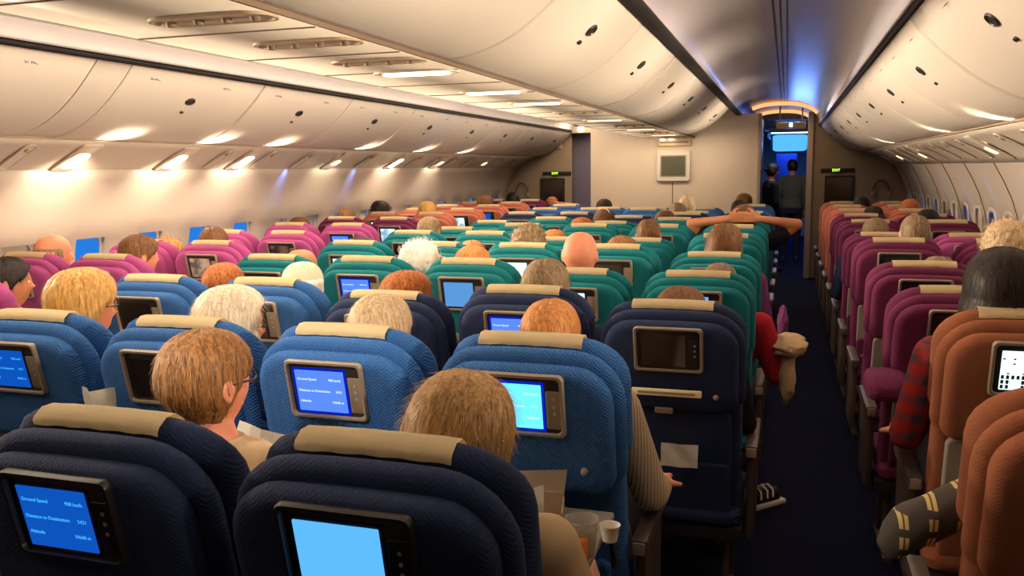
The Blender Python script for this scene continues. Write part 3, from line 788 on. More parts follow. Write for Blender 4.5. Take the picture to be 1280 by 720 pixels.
def make_seat(x, Y, colr, pose='up', scr='off', tray='grey', row_txt='', arms=(1, 0), block='', lead=''):
    P = PV[pose]; fab = F[colr]
    s = empty('passenger_seat', (x, Y - SHY, 0))
    p = lambda nm, key, m, par=s: put(nm, P[key], m, par)
    p('back_shell', 'back_shell', fab); p('back_cushion', 'back_cushion', fab); p('lower_back', 'lower_back', fab)
    h = p('headrest', 'headrest', fab); c = p('headrest_cover', 'headrest_cover', M['linen']); c['label'] = 'cream linen headrest cover'
    fr = p('display_frame', 'display_frame', M['bezelD'] if Y < 1.5 else M['bezel'])
    p('surround', 'display_surround', M['bezelD'], fr)
    if Y < 7 and scr in ('cyan', 'peri', 'sky', 'deep'):
        p('border', 'display_border', M['rimblue'] if scr in ('cyan', 'peri') else M['bezelD'], fr)
    d = p('display', 'display', S[scr] if scr != 'off' else M['offscreen'], fr)
    if scr != 'off': d['label'] = 'lit seat-back display'
    if Y < 7:
        p('control_panel', 'control_panel', M['bezel'] if colr not in ('navy',) else M['bezelD'], fr)
        p('button', 'button', M['button'], fr)
        L, r = P['scr']
        if scr in ('peri', 'cyan'): text_lines(fr, L, r, M['inkw'], 0, 0, 0)
        if scr == 'deep': text_lines(fr, L, r, M['inkb'], 0, 0, 0)
        if scr == 'pale' and Y < 4:
            bm = bmesh.new(); rg = random.Random(5); sx0, sx1, sz0, sz1 = r
            for i in range(11):
                for j in range(7):
                    if j > 2 and rg.random() > .22: continue
                    if rg.random() < .25: continue
                    a = sx0 + (i + .5) * (sx1 - sx0) / 11; b = sz0 + (j + .6) * (sz1 - sz0) / 8
                    pad(bm, .0036 if j < 3 else .003, b - .005, b + (.006 if j < 3 else -.001), .002, .001, [(-.0055, 0), (-.0062, 0)], cx=a, xf=L)
            k_ = put('screen_pattern', finish(bm, 'm'), M['inkd'], fr); k_['kind'] = 'stuff'
    tm = {'grey': M['traygrey'], 'blue': M['trayblue']}.get(tray, fab)
    if tray == 'open':
        bm = bmesh.new(); box(bm, -.215, .215, -.36, .075, .748, .766, .008, 3); t = put('tray_table', finish(bm, 't'), M['traygrey'], s)
        for q in (-.2, .2):
            bm = bmesh.new(); tube(bm, [(q, .03, .744), (q, .10, .70), (q, .145, .60)], .008); put('tray_arm', finish(bm, 't'), M['metal'], t)
        p('tray_latch', 'tray_latch', M['bezel'])
    else:
        t = p('tray_table', 'tray_table', tm); p('tray_latch', 'tray_latch', M['bezel'], t)
    p('seat_pocket', 'seat_pocket', fab)
    if Y < 3.6: p('coat_hook', 'coat_hook', M['button'])
    if tray == 'open': t.location = (0, 0, 0)
    p('seat_cushion', 'seat_cushion', fab); p('seat_frame', 'seat_frame', M['plasticD'])
    p('leg', 'leg-1', M['metal']); p('leg', 'leg1', M['metal'])
    for s_, on in ((-1, arms[0]), (1, arms[1])):
        if on:
            a = p('armrest', 'arm%d' % s_, M['metal']); p('side_panel', 'armside%d' % s_, M['metal'], a); p('end_cap', 'armcap%d' % s_, M['metal'] if Y > 4 else M['bezel'], a)
    return s

ROWC = [1.136 + .835 * i for i in range(11)]
ROWL = [2.66, 3.50, 4.34, 5.18, 6.02, 6.86, 7.70, 8.54, 9.38, 10.22, 11.06]
ROWR = [1.72 + .85 * i for i in range(12)]
ordn = ['first', 'second', 'third', 'fourth', 'fifth', 'sixth', 'seventh', 'eighth', 'ninth', 'tenth', 'eleventh', 'twelfth']
SCN = dict(off='dark screen', deep='deep blue screen', sky='sky blue screen', peri='periwinkle screen', cyan='cyan screen', blue='mid-blue screen', map='map screen', pale='white screen', film='lilac film', peach='peach film', face='dim film')
CN = dict(blue='blue', navy='dark navy', teal='teal', magenta='magenta', plum='plum', coral='coral', orange='orange')
cpos4 = {-.765: 'leftmost', -.255: 'second from left', .255: 'second from right', .765: 'rightmost'}
cpos5 = {-1.02: 'leftmost', -.51: 'second from left', 0.0: 'centre', .51: 'second from right', 1.02: 'rightmost'}
# centre block: (row, x) -> colour, pose, screen, tray
CEN = {
 (1, .255): ('navy', 'up', 'deep', 'blue'), (1, .765): ('navy', 'up', 'sky', 'blue'),
 (2, -.765): ('blue', 'up', 'deep', 'grey'), (2, -.255): ('blue', 'up', 'off', 'grey'), (2, .255): ('blue', 'up', 'peri', 'fab'), (2, .765): ('blue', 'up', 'cyan', 'open'),
 (3, -1.02): ('blue', 'up', 'off', 'grey'), (3, -.51): ('blue', 'up', 'off', 'grey'), (3, 0.0): ('navy', 'mid', 'off', 'blue'), (3, .51): ('navy', 'up', 'peri', 'blue'), (3, 1.02): ('navy', 'mid', 'off', 'blue'),
 (4, -1.02): ('teal', 'up', 'off', 'grey'), (4, -.51): ('teal', 'up', 'peri', 'grey'), (4, 0.0): ('teal', 'up', 'blue', 'grey'), (4, .51): ('teal', 'mid', 'map', 'grey'), (4, 1.02): ('teal', 'mid', 'sky', 'grey'),
 (5, -1.02): ('teal', 'up', 'pale', 'grey'), (5, -.51): ('teal', 'up', 'off', 'grey'), (5, 0.0): ('teal', 'up', 'pale', 'grey'), (5, .51): ('teal', 'up', 'off', 'grey'), (5, 1.02): ('teal', 'mid', 'map', 'grey'),
}
rr = random.Random(3)
for n in range(6, 12):
    for x in cpos5:
        c_ = 'teal' if n <= 8 else ('navy' if n < 10 else 'blue')
        CEN[(n, x)] = (c_, rr.choice(['up', 'up', 'mid']), rr.choice(['off', 'off', 'map', 'off']), 'grey')
CEN[(7, 0.0)] = ('teal', 'up', 'pale', 'grey'); CEN[(8, -.51)] = ('teal', 'up', 'pale', 'grey'); CEN[(9, -.51)] = ('navy', 'up', 'map', 'grey'); CEN[(9, -1.02)] = ('navy', 'up', 'pale', 'grey')
CEN[(7, 1.02)] = ('teal', 'up', 'off', 'grey'); CEN[(9, .51)] = ('navy', 'up', 'pale', 'grey')
for (n, x), (c_, ps, sc, tr) in CEN.items():
    s = make_seat(x - (.03 if n > 2 else .015), ROWC[n - 1], c_, ps, sc, tr, arms=(1, 1 if x in (.765, 1.02) else 0))
    pos = (cpos4 if n < 3 else cpos5)[x]
    tag(s, "%s airline seat with %s, middle block's %s row, %s" % (CN[c_], SCN[sc], ORD[n - 1], pos), 'airline seat', '%s seats in the middle block' % CN[c_])
LEFT = {0: ('magenta', 'off', 'off'), 1: ('magenta', 'film', 'off'), 2: ('magenta', 'peach', 'off'), 3: ('magenta', 'face', 'off'), 4: ('magenta', 'peri', 'off'), 5: ('plum', 'map', 'off'),
        6: ('coral', 'pale', 'map'), 7: ('coral', 'map', 'pale'), 8: ('coral', 'deep', 'off'), 9: ('coral', 'off', 'pale'), 10: ('plum', 'off', 'off')}
for i, (c_, sa, sw) in LEFT.items():
    for x, sc, pos in ((-1.92, sa, 'aisle'), (-2.43, sw, 'window')):
        if i == 0 and pos == 'window': continue
        s = make_seat(x, ROWL[i], c_, 'up', sc, 'grey', arms=(1, 1 if pos == 'aisle' else 0))
        tag(s, "%s airline seat with %s, left block's %s row, %s side" % (CN[c_], SCN[sc], ORD[i], pos), 'airline seat', '%s seats in the left block' % CN[c_])
RIGHT = {0: ('orange', 'off', 'off'), 1: ('orange', 'pale', 'off'), 2: ('plum', 'off', 'off'), 3: ('plum', 'off', 'off'), 4: ('plum', 'off', 'off'), 5: ('plum', 'map', 'peri'), 6: ('plum', 'off', 'off'),
         7: ('plum', 'off', 'off'), 8: ('coral', 'off', 'off'), 9: ('coral', 'off', 'off'), 10: ('coral', 'off', 'off')}
for i, (c_, sa, sw) in RIGHT.items():
    for x, sc, pos in ((1.92 + (-.02 if i == 0 else .055 if i == 1 else 0), sa, 'aisle'), (2.43, sw, 'window')):
        if pos == 'window' and i < 2: continue
        cc = 'magenta' if (i == 5 and pos == 'window') else c_
        s = make_seat(x, ROWR[i] + (.07 if i == 1 else 0), cc, {2: 'back', 3: 'back', 5: 'mid'}.get(i, 'up'), sc, 'grey', arms=(1, 1 if pos == 'window' else 0))
        tag(s, "%s airline seat with %s, right block's %s row, %s side" % (CN[cc], SCN[sc], ORD[i], pos), 'airline seat', '%s seats in the right block' % CN[cc])
# ------------------------------------------------------------------ people
def head_pt(th, ph, sc=1.0):
    """head surface about its centre; th = polar from top, ph = azimuth with the face along +y"""
    sx, cx_ = math.sin(th), math.cos(th)
    x, y, z = sx * math.sin(ph), sx * math.cos(ph), cx_
    w_ = min(1, max(0, (z + .35) / .6)); q_ = 2 + .55 * w_
    nf = (abs(x) ** q_ + abs(y) ** q_ + abs(z) ** q_) ** (-1 / q_)
    X, Y, Z = x * nf * .076, y * nf * .096, z * nf * .112
    if z < 0:                                   # jaw narrows, chin forward
        k = -z
        X *= 1 - .32 * k * k; Y = Y * (1 - .12 * k) + .012 * k
        if y < 0: Y *= 1 - .25 * k
    if y > 0:
        Y *= 1 - .10 * max(0, 1 - abs(x) * 1.6) * (1 if z < .5 else .3)
        def g(cx0, cz0, w, h): return math.exp(-((x - cx0) / w) ** 2 - ((z - cz0) / h) ** 2)
        Y += .024 * g(0, -.22, .13, .13) + .013 * g(0, -.02, .10, .20)            # nose
        Y -= .012 * (g(.36, .04, .18, .13) + g(-.36, .04, .18, .13))              # sockets
        Y += .006 * g(0, .22, .6, .12)                                          # brow
        Y += .008 * g(0, -.50, .26, .06) + .007 * g(0, -.60, .24, .06) - .005 * g(0, -.55, .3, .02)
        Y += .010 * g(0, -.85, .35, .16)                                        # chin
    return Vector((X, Y, Z)) * sc

def add_head(bm, mat):
    nu, nv = 40, 30; rows = []
    top = bm.verts.new(mat @ head_pt(0.0001, 0)); bot = bm.verts.new(mat @ head_pt(PI - .0001, 0))
    for j in range(1, nv):
        rows.append([bm.verts.new(mat @ head_pt(PI * j / nv, 2 * PI * i / nu)) for i in range(nu)])
    for a, b in zip(rows, rows[1:]):
        for i in range(nu): bm.faces.new((a[i], a[(i + 1) % nu], b[(i + 1) % nu], b[i]))
    for i in range(nu):
        bm.faces.new((top, rows[0][(i + 1) % nu], rows[0][i])); bm.faces.new((bot, rows[-1][i], rows[-1][(i + 1) % nu]))
    for s in (-1, 1):                            # ears
        prof = [(.001, -.012), (.014, -.011), (.019, -.004), (.020, .004), (.016, .009), (.008, .004), (.001, .003)]
        loops = []
        for r_, d in prof:
            lp = []
            for k in range(14):
                a = 2 * PI * k / 14
                ex = r_ * math.cos(a) * .85; ez = r_ * math.sin(a) * 1.65 * (1 if math.sin(a) > 0 else .85)
                v = Vector((s * (.076 + d + .25 * max(0, -ex) + .004), -.006 + ex, -.004 + ez))
                lp.append(bm.verts.new(mat @ v))
            loops.append(lp)
        for a, b in zip(loops, loops[1:]):
            for k in range(14): bm.faces.new((a[k], a[(k + 1) % 14], b[(k + 1) % 14], b[k]))
        bm.faces.new(loops[0]); bm.faces.new(loops[-1])

def ell_loft(bm, secs, n=26, pw=2.4):
    """torso loft, secs = [(center, rx, ry)]"""
    loops = []
    for c, rx, ry in secs:
        lp = []
        for k in range(n):
            a = 2 * PI * k / n; ca, sa = math.cos(a), math.sin(a)
            lp.append(bm.verts.new((c[0] + rx * math.copysign(abs(ca) ** (2 / pw), ca), c[1] + ry * math.copysign(abs(sa) ** (2 / pw), sa), c[2])))
        loops.append(lp)
    for a, b in zip(loops, loops[1:]):
        for k in range(n): bm.faces.new((a[k], a[(k + 1) % n], b[(k + 1) % n], b[k]))
    bm.faces.new(loops[0]); bm.faces.new(loops[-1])

def fused(bm, voxel, smooth=4, name='body'):
    bmesh.ops.recalc_face_normals(bm, faces=bm.faces[:])
    me = bpy.data.meshes.new('tmp'); bm.to_mesh(me); bm.free()
    o = bpy.data.objects.new('tmp', me); COL.objects.link(o)
    md = o.modifiers.new('r', 'REMESH'); md.mode = 'VOXEL'; md.voxel_size = voxel; md.adaptivity = 0
    if smooth:
        m2 = o.modifiers.new('s', 'SMOOTH'); m2.factor = .5; m2.iterations = smooth
    dg = bpy.context.evaluated_depsgraph_get(); dg.update()
    out = bpy.data.meshes.new_from_object(o.evaluated_get(dg))
    bpy.data.objects.remove(o); bpy.data.meshes.remove(me)
    out.name = name
    for p in out.polygons: p.use_smooth = True
    return out

def hand(bm, wrist, fwd, palm_n, side, curl=.45, sc=1.0):
    """palm, four unequal bent fingers and a thumb; side=+1 thumb towards +lateral"""
    f = Vector(fwd).normalized(); pn = Vector(palm_n); pn = (pn - f * pn.dot(f)).normalized(); lat = f.cross(pn).normalized() * side
    w = Vector(wrist)
    k = w + f * .085 * sc
    for t in (-.028, -.009, .010, .028):
        capsule(bm, w + f * .012 + lat * t * .6, k + lat * t, .015 * sc, .012 * sc, 8)
    for i, (t, ln) in enumerate(((-.031, .060), (-.010, .072), (.011, .078), (.031, .070))):
        p0 = k + lat * t; d = f.copy()
        for sgi, fr in enumerate((.45, .31, .24)):
            a = curl * (.6 + .5 * sgi)
            d = (d * math.cos(a) + pn * math.sin(a)).normalized()
            p1 = p0 + d * ln * fr * sc
            capsule(bm, p0, p1, (.0092 - .0007 * sgi) * sc, (.0086 - .0008 * sgi) * sc, 8); p0 = p1
    b = w + f * .025 + lat * .028
    m = b + (f * .6 + lat * .75 + pn * .3).normalized() * .038 * sc
    capsule(bm, b, m, .014 * sc, .011 * sc, 8); capsule(bm, m, m + (f * .9 + lat * .25 + pn * .35).normalized() * .03 * sc, .0105 * sc, .009 * sc, 8)

ARMS = {
 'lap': lambda s: dict(sh=(s * .175, .30, 1.02), el=(s * .225, .36, .77), wr=(s * .11, .56, .71), n=(0, -.3, -1), f=(-s * .4, .8, -.1)),
 'read': lambda s: dict(sh=(s * .175, .30, 1.02), el=(s * .215, .43, .80), wr=(s * .12, .62, .90), n=(-s, .3, 0), f=(-s * .2, .5, .7)),
 'hold': lambda s: dict(sh=(s * .175, .30, 1.02), el=(s * .22, .36, .79), wr=(s * .13, .46, .86), n=(-s, .3, 0), f=(-s * .3, .5, .6)),
 'rest': lambda s: dict(sh=(s * .180, .29, 1.02), el=(s * .26, .33, .76), wr=(s * .25, .54, .70), n=(0, 0, -1), f=(-s * .1, 1, 0)),
 'behind': lambda s: dict(sh=(s * .185, .28, 1.06), el=(s * .37, .27, 1.19), wr=(s * .10, .155, 1.235), n=(0, 1, 0), f=(-s * 1, -.02, .12)),
 'tray': lambda s: dict(sh=(s * .175, .30, 1.02), el=(s * .25, .36, .79), wr=(s * .20, .56, .79), n=(-s, 0, -.3), f=(0, 1, .05)),
}
def person_meshes(dx=0.0, yaw=0.0, tilt=0.0, arms=('lap', 'lap'), voxel=.0085, nod=0.0, wide=1.0, legs=True, short=False):
    """seated figure; origin on the floor at the seat's crest station. dx leans the upper body sideways"""
    def lx(p):                                   # sideways lean grows with height
        p = Vector(p); t = max(0, (p.z - .55) / .65); p.x += dx * t ** 1.2; return p
    HC = Vector((dx * 1.06, .265 + .01, 1.205))
    HM = Matrix.Translation(HC) @ Matrix.Rotation(-yaw, 4, 'Z') @ Matrix.Rotation(tilt, 4, 'Y') @ Matrix.Rotation(-nod, 4, 'X')
    A = [ARMS[a](s) for a, s in zip(arms, (-1, 1))]
    def torso(bm, g=0.0, top=True):
        S_ = [((0, .37, .47), .165, .115), ((0, .375, .55), .175, .12), ((0, .36, .66), .155, .108), ((0, .335, .78), .155, .105), ((0, .31, .90), .172, .108), ((0, .295, .98), .178, .10), ((0, .285, 1.035), .150, .082), ((0, .28, 1.068), .085, .066)]
        secs = []
        for c, rx, ry in S_:
            c = lx(c); secs.append((c, rx * wide + g, ry + g))
        ell_loft(bm, secs)
    def limbs(bm, g=0.0, sleeve=False, short=False):
        for s, a in zip((-1, 1), A):
            sh, el, wr = lx(a['sh']), lx(a['el']), lx(a['wr'])
            if sleeve and short: capsule(bm, sh, sh + (el - sh) * .5, .052 + g, .048 + g); continue
            capsule(bm, sh, el, .052 + g, .040 + g)
            if not (sleeve and short):
                wr2 = wr if not sleeve else el + (wr - el) * .93
                capsule(bm, el, wr2, .039 + g, (.026 if not sleeve else .030) + g)
    body = bmesh.new(); torso(body); limbs(body)
    capsule(body, lx((0, .28, 1.03)), HM @ Vector((0, -.012, -.06)), .054, .052)
    add_head(body, HM)
    for s, a in zip((-1, 1), A): hand(body, lx(a['wr']), a['f'], a['n'], -s if a is not None else s)
    if legs:
        for s in (-1, 1):
            capsule(body, (s * .09, .40, .54), (s * .11, .80, .56), .080, .056); capsule(body, (s * .11, .80, .55), (s * .11, .78, .11), .052, .036)
    B = fused(body, voxel)
    sh = bmesh.new(); torso(sh, .012); limbs(sh, .012, True, short or 'behind' in arms)
    lp = []
    for z, r_ in ((1.045, .075), (1.075, .066), (1.088, .062)): lp.append((lx((0, .275, z)), r_, r_ * .95))
    ell_loft(sh, lp, pw=2)
    SH = fused(sh, max(.008, voxel), 5, 'shirt')
    SS = None
    tr = bmesh.new()
    for s in (-1, 1):
        capsule(tr, (s * .09, .40, .54), (s * .11, .80, .56), .094, .070); capsule(tr, (s * .11, .80, .55), (s * .11, .78, .12), .066, .052)
    ell_loft(tr, [((0, .37, .46), .18, .13), ((0, .375, .55), .19, .135), ((0, .365, .63), .172, .125)])
    TR = fused(tr, .011, 4, 'trousers')
    shoes = []
    for s in (-1, 1):
        b = bmesh.new(); capsule(b, (s * .11, .77, .05), (s * .115, .93, .038), .046, .036); box(b, s * .113 - .042, s * .113 + .042, .735, .965, .002, .03, .01)
        shoes.append(fused(b, .008, 3, 'shoe'))
    return dict(body=B, shirt=SH, trousers=TR, shoes=shoes, HM=HM)

# hair built on the same head surface
def hair_mesh(kind, seed=0):
    rg = random.Random(seed); bm = bmesh.new(); nu, nv = 72, 46
    off = Vector((seed * 3.1, seed * 1.7, seed * .9))
    def pt(th, ph):
        p = head_pt(th, ph); d = p.normalized(); zz = math.cos(th); back = -math.cos(ph)   # back=1 at rear
        z = p.z
        front_line = .062; side_line = .0; nape = -.078
        b = (back + 1) / 2                       # 0 front .. 1 rear
        if kind in ('short', 'crop'):
            line = front_line + (nape - front_line) * min(1, (b / .62)) ** 1.1 if b < .62 else nape
            if .28 < b < .5: line += .01
            t = .012 if kind == 'short' else .006
        elif kind == 'bob':
            line = .058 if b < .22 else .058 + (-.14 - .058) * min(1, (b - .22) / .14)
            t = .024
        elif kind == 'curly':
            line = .055 if b < .2 else .055 + (-.095 - .055) * min(1, (b - .2) / .3); t = .030
        elif kind == 'fringe':                   # bald crown, hair ring
            line = .02 + (nape - .02) * min(1, b / .6); t = .010
        elif kind == 'bun':
            line = .058 + (nape - .058) * min(1, (b / .6)); t = .016
        else: line = -.1; t = .01
        m = max(0, min(1, (z - line) / .014 + .5))
        if kind == 'fringe':
            m *= max(0, min(1, (.055 - z) / .03))
            m *= max(0, min(1, (b - .2) / .15))
        q = p.copy(); vol = t
        if kind != 'fringe': vol *= .75 + .5 * max(0, zz) 
        # strands
        q3 = Vector((d.x * 30, d.y * 30, d.z * 6)) + off
        if kind == 'curly':
            nz = noise.noise(d * 9 + off) * .012 + noise.noise(d * 19 + off) * .007
        else:
            nz = noise.noise(Vector((math.sin(ph) * 7, math.cos(ph) * 7, z * 12)) + off) * .004 + noise.noise(q3) * (.0022 if kind != 'crop' else .0010)
        r_ = vol + nz
        grow = -.012 * (1 - m) + r_ * m
        q = p + d * grow
        if kind == 'bob' and z < -.0 and b > .25:
            # hang as a curtain
            hang = min(1, (-z) / .06) * m
            q.x = q.x * (1 + .34 * hang); q.y = q.y * (1 + .30 * hang) - (.0 if back < 0 else .01 * hang)
            q.z = z * (1 + .28 * hang)
        return q
    rows = []
    top = bm.verts.new(pt(.0001, 0)); bot = bm.verts.new(pt(PI - .0001, 0))
    for j in range(1, nv): rows.append([bm.verts.new(pt(PI * j / nv, 2 * PI * i / nu)) for i in range(nu)])
    for a, b in zip(rows, rows[1:]):
        for i in range(nu): bm.faces.new((a[i], a[(i + 1) % nu], b[(i + 1) % nu], b[i]))
    for i in range(nu):
        bm.faces.new((top, rows[0][(i + 1) % nu], rows[0][i])); bm.faces.new((bot, rows[-1][i], rows[-1][(i + 1) % nu]))
    if kind == 'bun':
        bb = bmesh.ops.create_icosphere(bm, subdivisions=3, radius=.034, matrix=Matrix.Translation((0, -.105, .035)))
        for v in bb['verts']: v.co += v.co.normalized() * noise.noise(v.co * 60) * .006
    # loose strands for a soft outline
    ns = {'short': 1500, 'crop': 900, 'bob': 1600, 'curly': 1300, 'fringe': 500, 'bun': 700}[kind]
    allv = []
    for _ in range(ns):
        th = math.acos(1 - rg.random() * 1.75); ph = rg.random() * 2 * PI
        p = pt(th, ph); hp = head_pt(th, ph)
        if (p - hp).dot(hp.normalized()) < .004: continue
        d = p.normalized()
        if kind == 'curly':
            dirn = Vector((rg.gauss(0, 1), rg.gauss(0, 1), rg.gauss(0, 1))).normalized(); ln = .028; lift = .6
        else:
            dirn = Vector((d.x * .6 + rg.gauss(0, .16) + .15, d.y * .6 + rg.gauss(0, .22), -1 + rg.gauss(0, .2)))
            dirn = (dirn - d * dirn.dot(d)).normalized(); ln = {'bob': .035, 'short': .026, 'bun': .04}.get(kind, .014); lift = .07
        side = d.cross(dirn).normalized() * (.0010 if kind != 'curly' else .0016)
        prev = None
        for k in range(4):
            t = k / 3; c = p - d * .002 + dirn * ln * t + d * lift * ln * math.sin(t * 2.2) * .6
            if kind == 'curly': c += side * 6 * math.sin(t * 6)
            w = side * (1 - t * .85)
            cur = (bm.verts.new(c - w), bm.verts.new(c + w))
            if prev: bm.faces.new((prev[0], prev[1], cur[1], cur[0]))
            prev = cur
    me = bpy.data.meshes.new('hair')
    for f in bm.faces: f.smooth = True
    bm.to_mesh(me); bm.free(); return me

def glasses_mesh():
    bm = bmesh.new()
    for s in (-1, 1):
        tube(bm, [(s * .032 + .022 * math.cos(a), .094, .004 + .017 * math.sin(a)) for a in [2 * PI * i / 16 for i in range(17)]], .0018, 6)
        tube(bm, [(s * .054, .092, .008), (s * .078, .070, .008), (s * .084, .0, .010), (s * .082, -.022, -.004)], .0022, 6)
    tube(bm, [(-.012, .096, .008), (0, .100, .012), (.012, .096, .008)], .0018, 6)
    return finish(bm, 'glasses')
def band_mesh():
    bm = bmesh.new()
    tube(bm, [(.083 * math.cos(a), -.01, .142 * math.sin(a) - .0) for a in [PI * (.06 + .88 * i / 20) for i in range(21)]], .006, 8)
    return finish(bm, 'band')

HK = {k: [hair_mesh(k, i + 1) for i in range(2)] for k in ('short', 'crop', 'bob', 'curly', 'fringe', 'bun')}
GL = glasses_mesh()
bm = bmesh.new(); bmesh.ops.create_uvsphere(bm, u_segments=14, v_segments=10, radius=.0115); EYE = finish(bm, 'eye')
Hc = {
 'brown': hair_mat('hair_brown', (70, 42, 22), (140, 94, 52)), 'dark': hair_mat('hair_dark', (18, 11, 10), (42, 27, 20)),
 'auburn': hair_mat('hair_auburn', (110, 50, 20), (206, 122, 56)), 'ginger': hair_mat('hair_ginger', (170, 96, 40), (226, 160, 92)),
 'golden': hair_mat('hair_golden', (160, 108, 46), (232, 186, 110)), 'sandy': hair_mat('hair_sandy', (92, 58, 30), (172, 118, 64)),
 'ash': hair_mat('hair_ash_blond', (170, 140, 104), (232, 208, 172)), 'silver': hair_mat('hair_silver', (190, 172, 148), (246, 236, 216)),
 'white': hair_mat('hair_white', (226, 220, 212), (255, 252, 246)), 'grey': hair_mat('hair_grey_brown', (92, 72, 50), (164, 138, 104)),
 'mouse': hair_mat('hair_light_brown', (128, 92, 52), (204, 158, 98)),
}
SK = {'fair': skin('skin_fair', (226, 166, 136)), 'pink': skin('skin_pink', (232, 150, 118)), 'tan': skin('skin_tan', (196, 126, 88)), 'pale': skin('skin_pale', (244, 206, 180))}
eyem = plain('eye_white', (220, 215, 205), .2)
CL = {'white': cloth('shirt_white', (214, 208, 198)), 'navy': cloth('shirt_navy', (36, 44, 74)), 'grey': cloth('shirt_grey', (110, 106, 104)), 'olive': cloth('shirt_olive', (92, 88, 66)),
      'red': cloth('shirt_red', (170, 30, 44)), 'aqua': cloth('shirt_aqua', (84, 190, 176)), 'black': cloth('shirt_black', (26, 24, 28)), 'beige': cloth('shirt_beige', (190, 164, 126)),
      'sky': cloth('shirt_sky', (110, 164, 206)), 'stripe': cloth('shirt_striped', (196, 176, 148), (128, 112, 96), 'stripe'), 'plaid': cloth('shirt_red_check', (150, 36, 30), (60, 56, 66), 'check'), 'lilac': cloth('shirt_lilac', (120, 60, 110))}
CL['trouser'] = cloth('trousers_dark', (40, 38, 46)); CL['shoe'] = plain('shoe_leather', (30, 26, 26), .4)
_pm = {}
def pm(**k):
    key = repr(sorted(k.items()))
    if key not in _pm: _pm[key] = person_meshes(**k)
    return _pm[key]

def person(px, py, Y, seatx, hair, hc, sk, shirt, label, glasses=False, custom=None, band=None, kind=0, hs=1.0, pose='up', dy=0.0):
    """px,py: where the top of the head shows; Y: seat station"""
    yo = {'up': 0, 'mid': .03, 'back': .08}[pose]
    base = Y - SHY - yo + dy + .038
    top = at(px, py, base + .275)
    custom = dict(custom or {})
    want = top.x - seatx
    fine = Y < 2.7
    if custom.get('free') is None and fine:
        custom['dx'] = round(max(-.16, min(.20, want)), 3); ox = 0
    else:
        ox = max(-.13, min(.15, want))
    custom.pop('free', None)
    if not fine and not custom: custom = [dict(yaw=0), dict(yaw=.35), dict(yaw=-.35), dict(yaw=.1, tilt=.12), dict(yaw=.6, nod=-.15)][kind % 5]
    m = pm(**custom)
    r = empty('person', (seatx + ox, base, 0))
    tag(r, label, 'person')
    hy = {'curly': .022, 'bob': .020, 'short': .011, 'bun': .012, 'crop': .006, 'fringe': .0, None: 0}[hair]
    sc = (top.z) / (1.205 + .112 + hy)
    sc = max(.86, min(1.07, sc))
    r.scale = (min(1.03, max(.95, sc)), 1, sc)
    bd = put('body', m['body'], SK[sk], r)
    put('shirt', m['shirt'], CL[shirt], r); put('trousers', m['trousers'], CL['trouser'], r)
    for s_ in m['shoes']: put('shoe', s_, CL['shoe'], r)
    if hair:
        h = put('hair', HK[hair][kind % 2], Hc[hc], r); h.matrix_local = m['HM'] @ Matrix.Scale(hs, 4)
    if Y < 4.5:
        for s_ in (-1, 1):
            e = put('eye', EYE, eyem, r); e.matrix_local = m['HM'] @ Matrix.Translation((s_ * .029, .076, .005))
    if glasses:
        g = put('glasses', GL, M['plasticD'], r); g.matrix_local = m['HM']
    if band:
        b = put('headphones', BAND, M[band], r); b.matrix_local = m['HM']
    return r
BAND = band_mesh()
C5 = dict(A=-1.02, B=-.51, C=0.0, D=.51, E=1.02); C4 = dict(A=-.765, B=-.255, C=.255, D=.765)
def cen(n): return ROWC[n - 1]
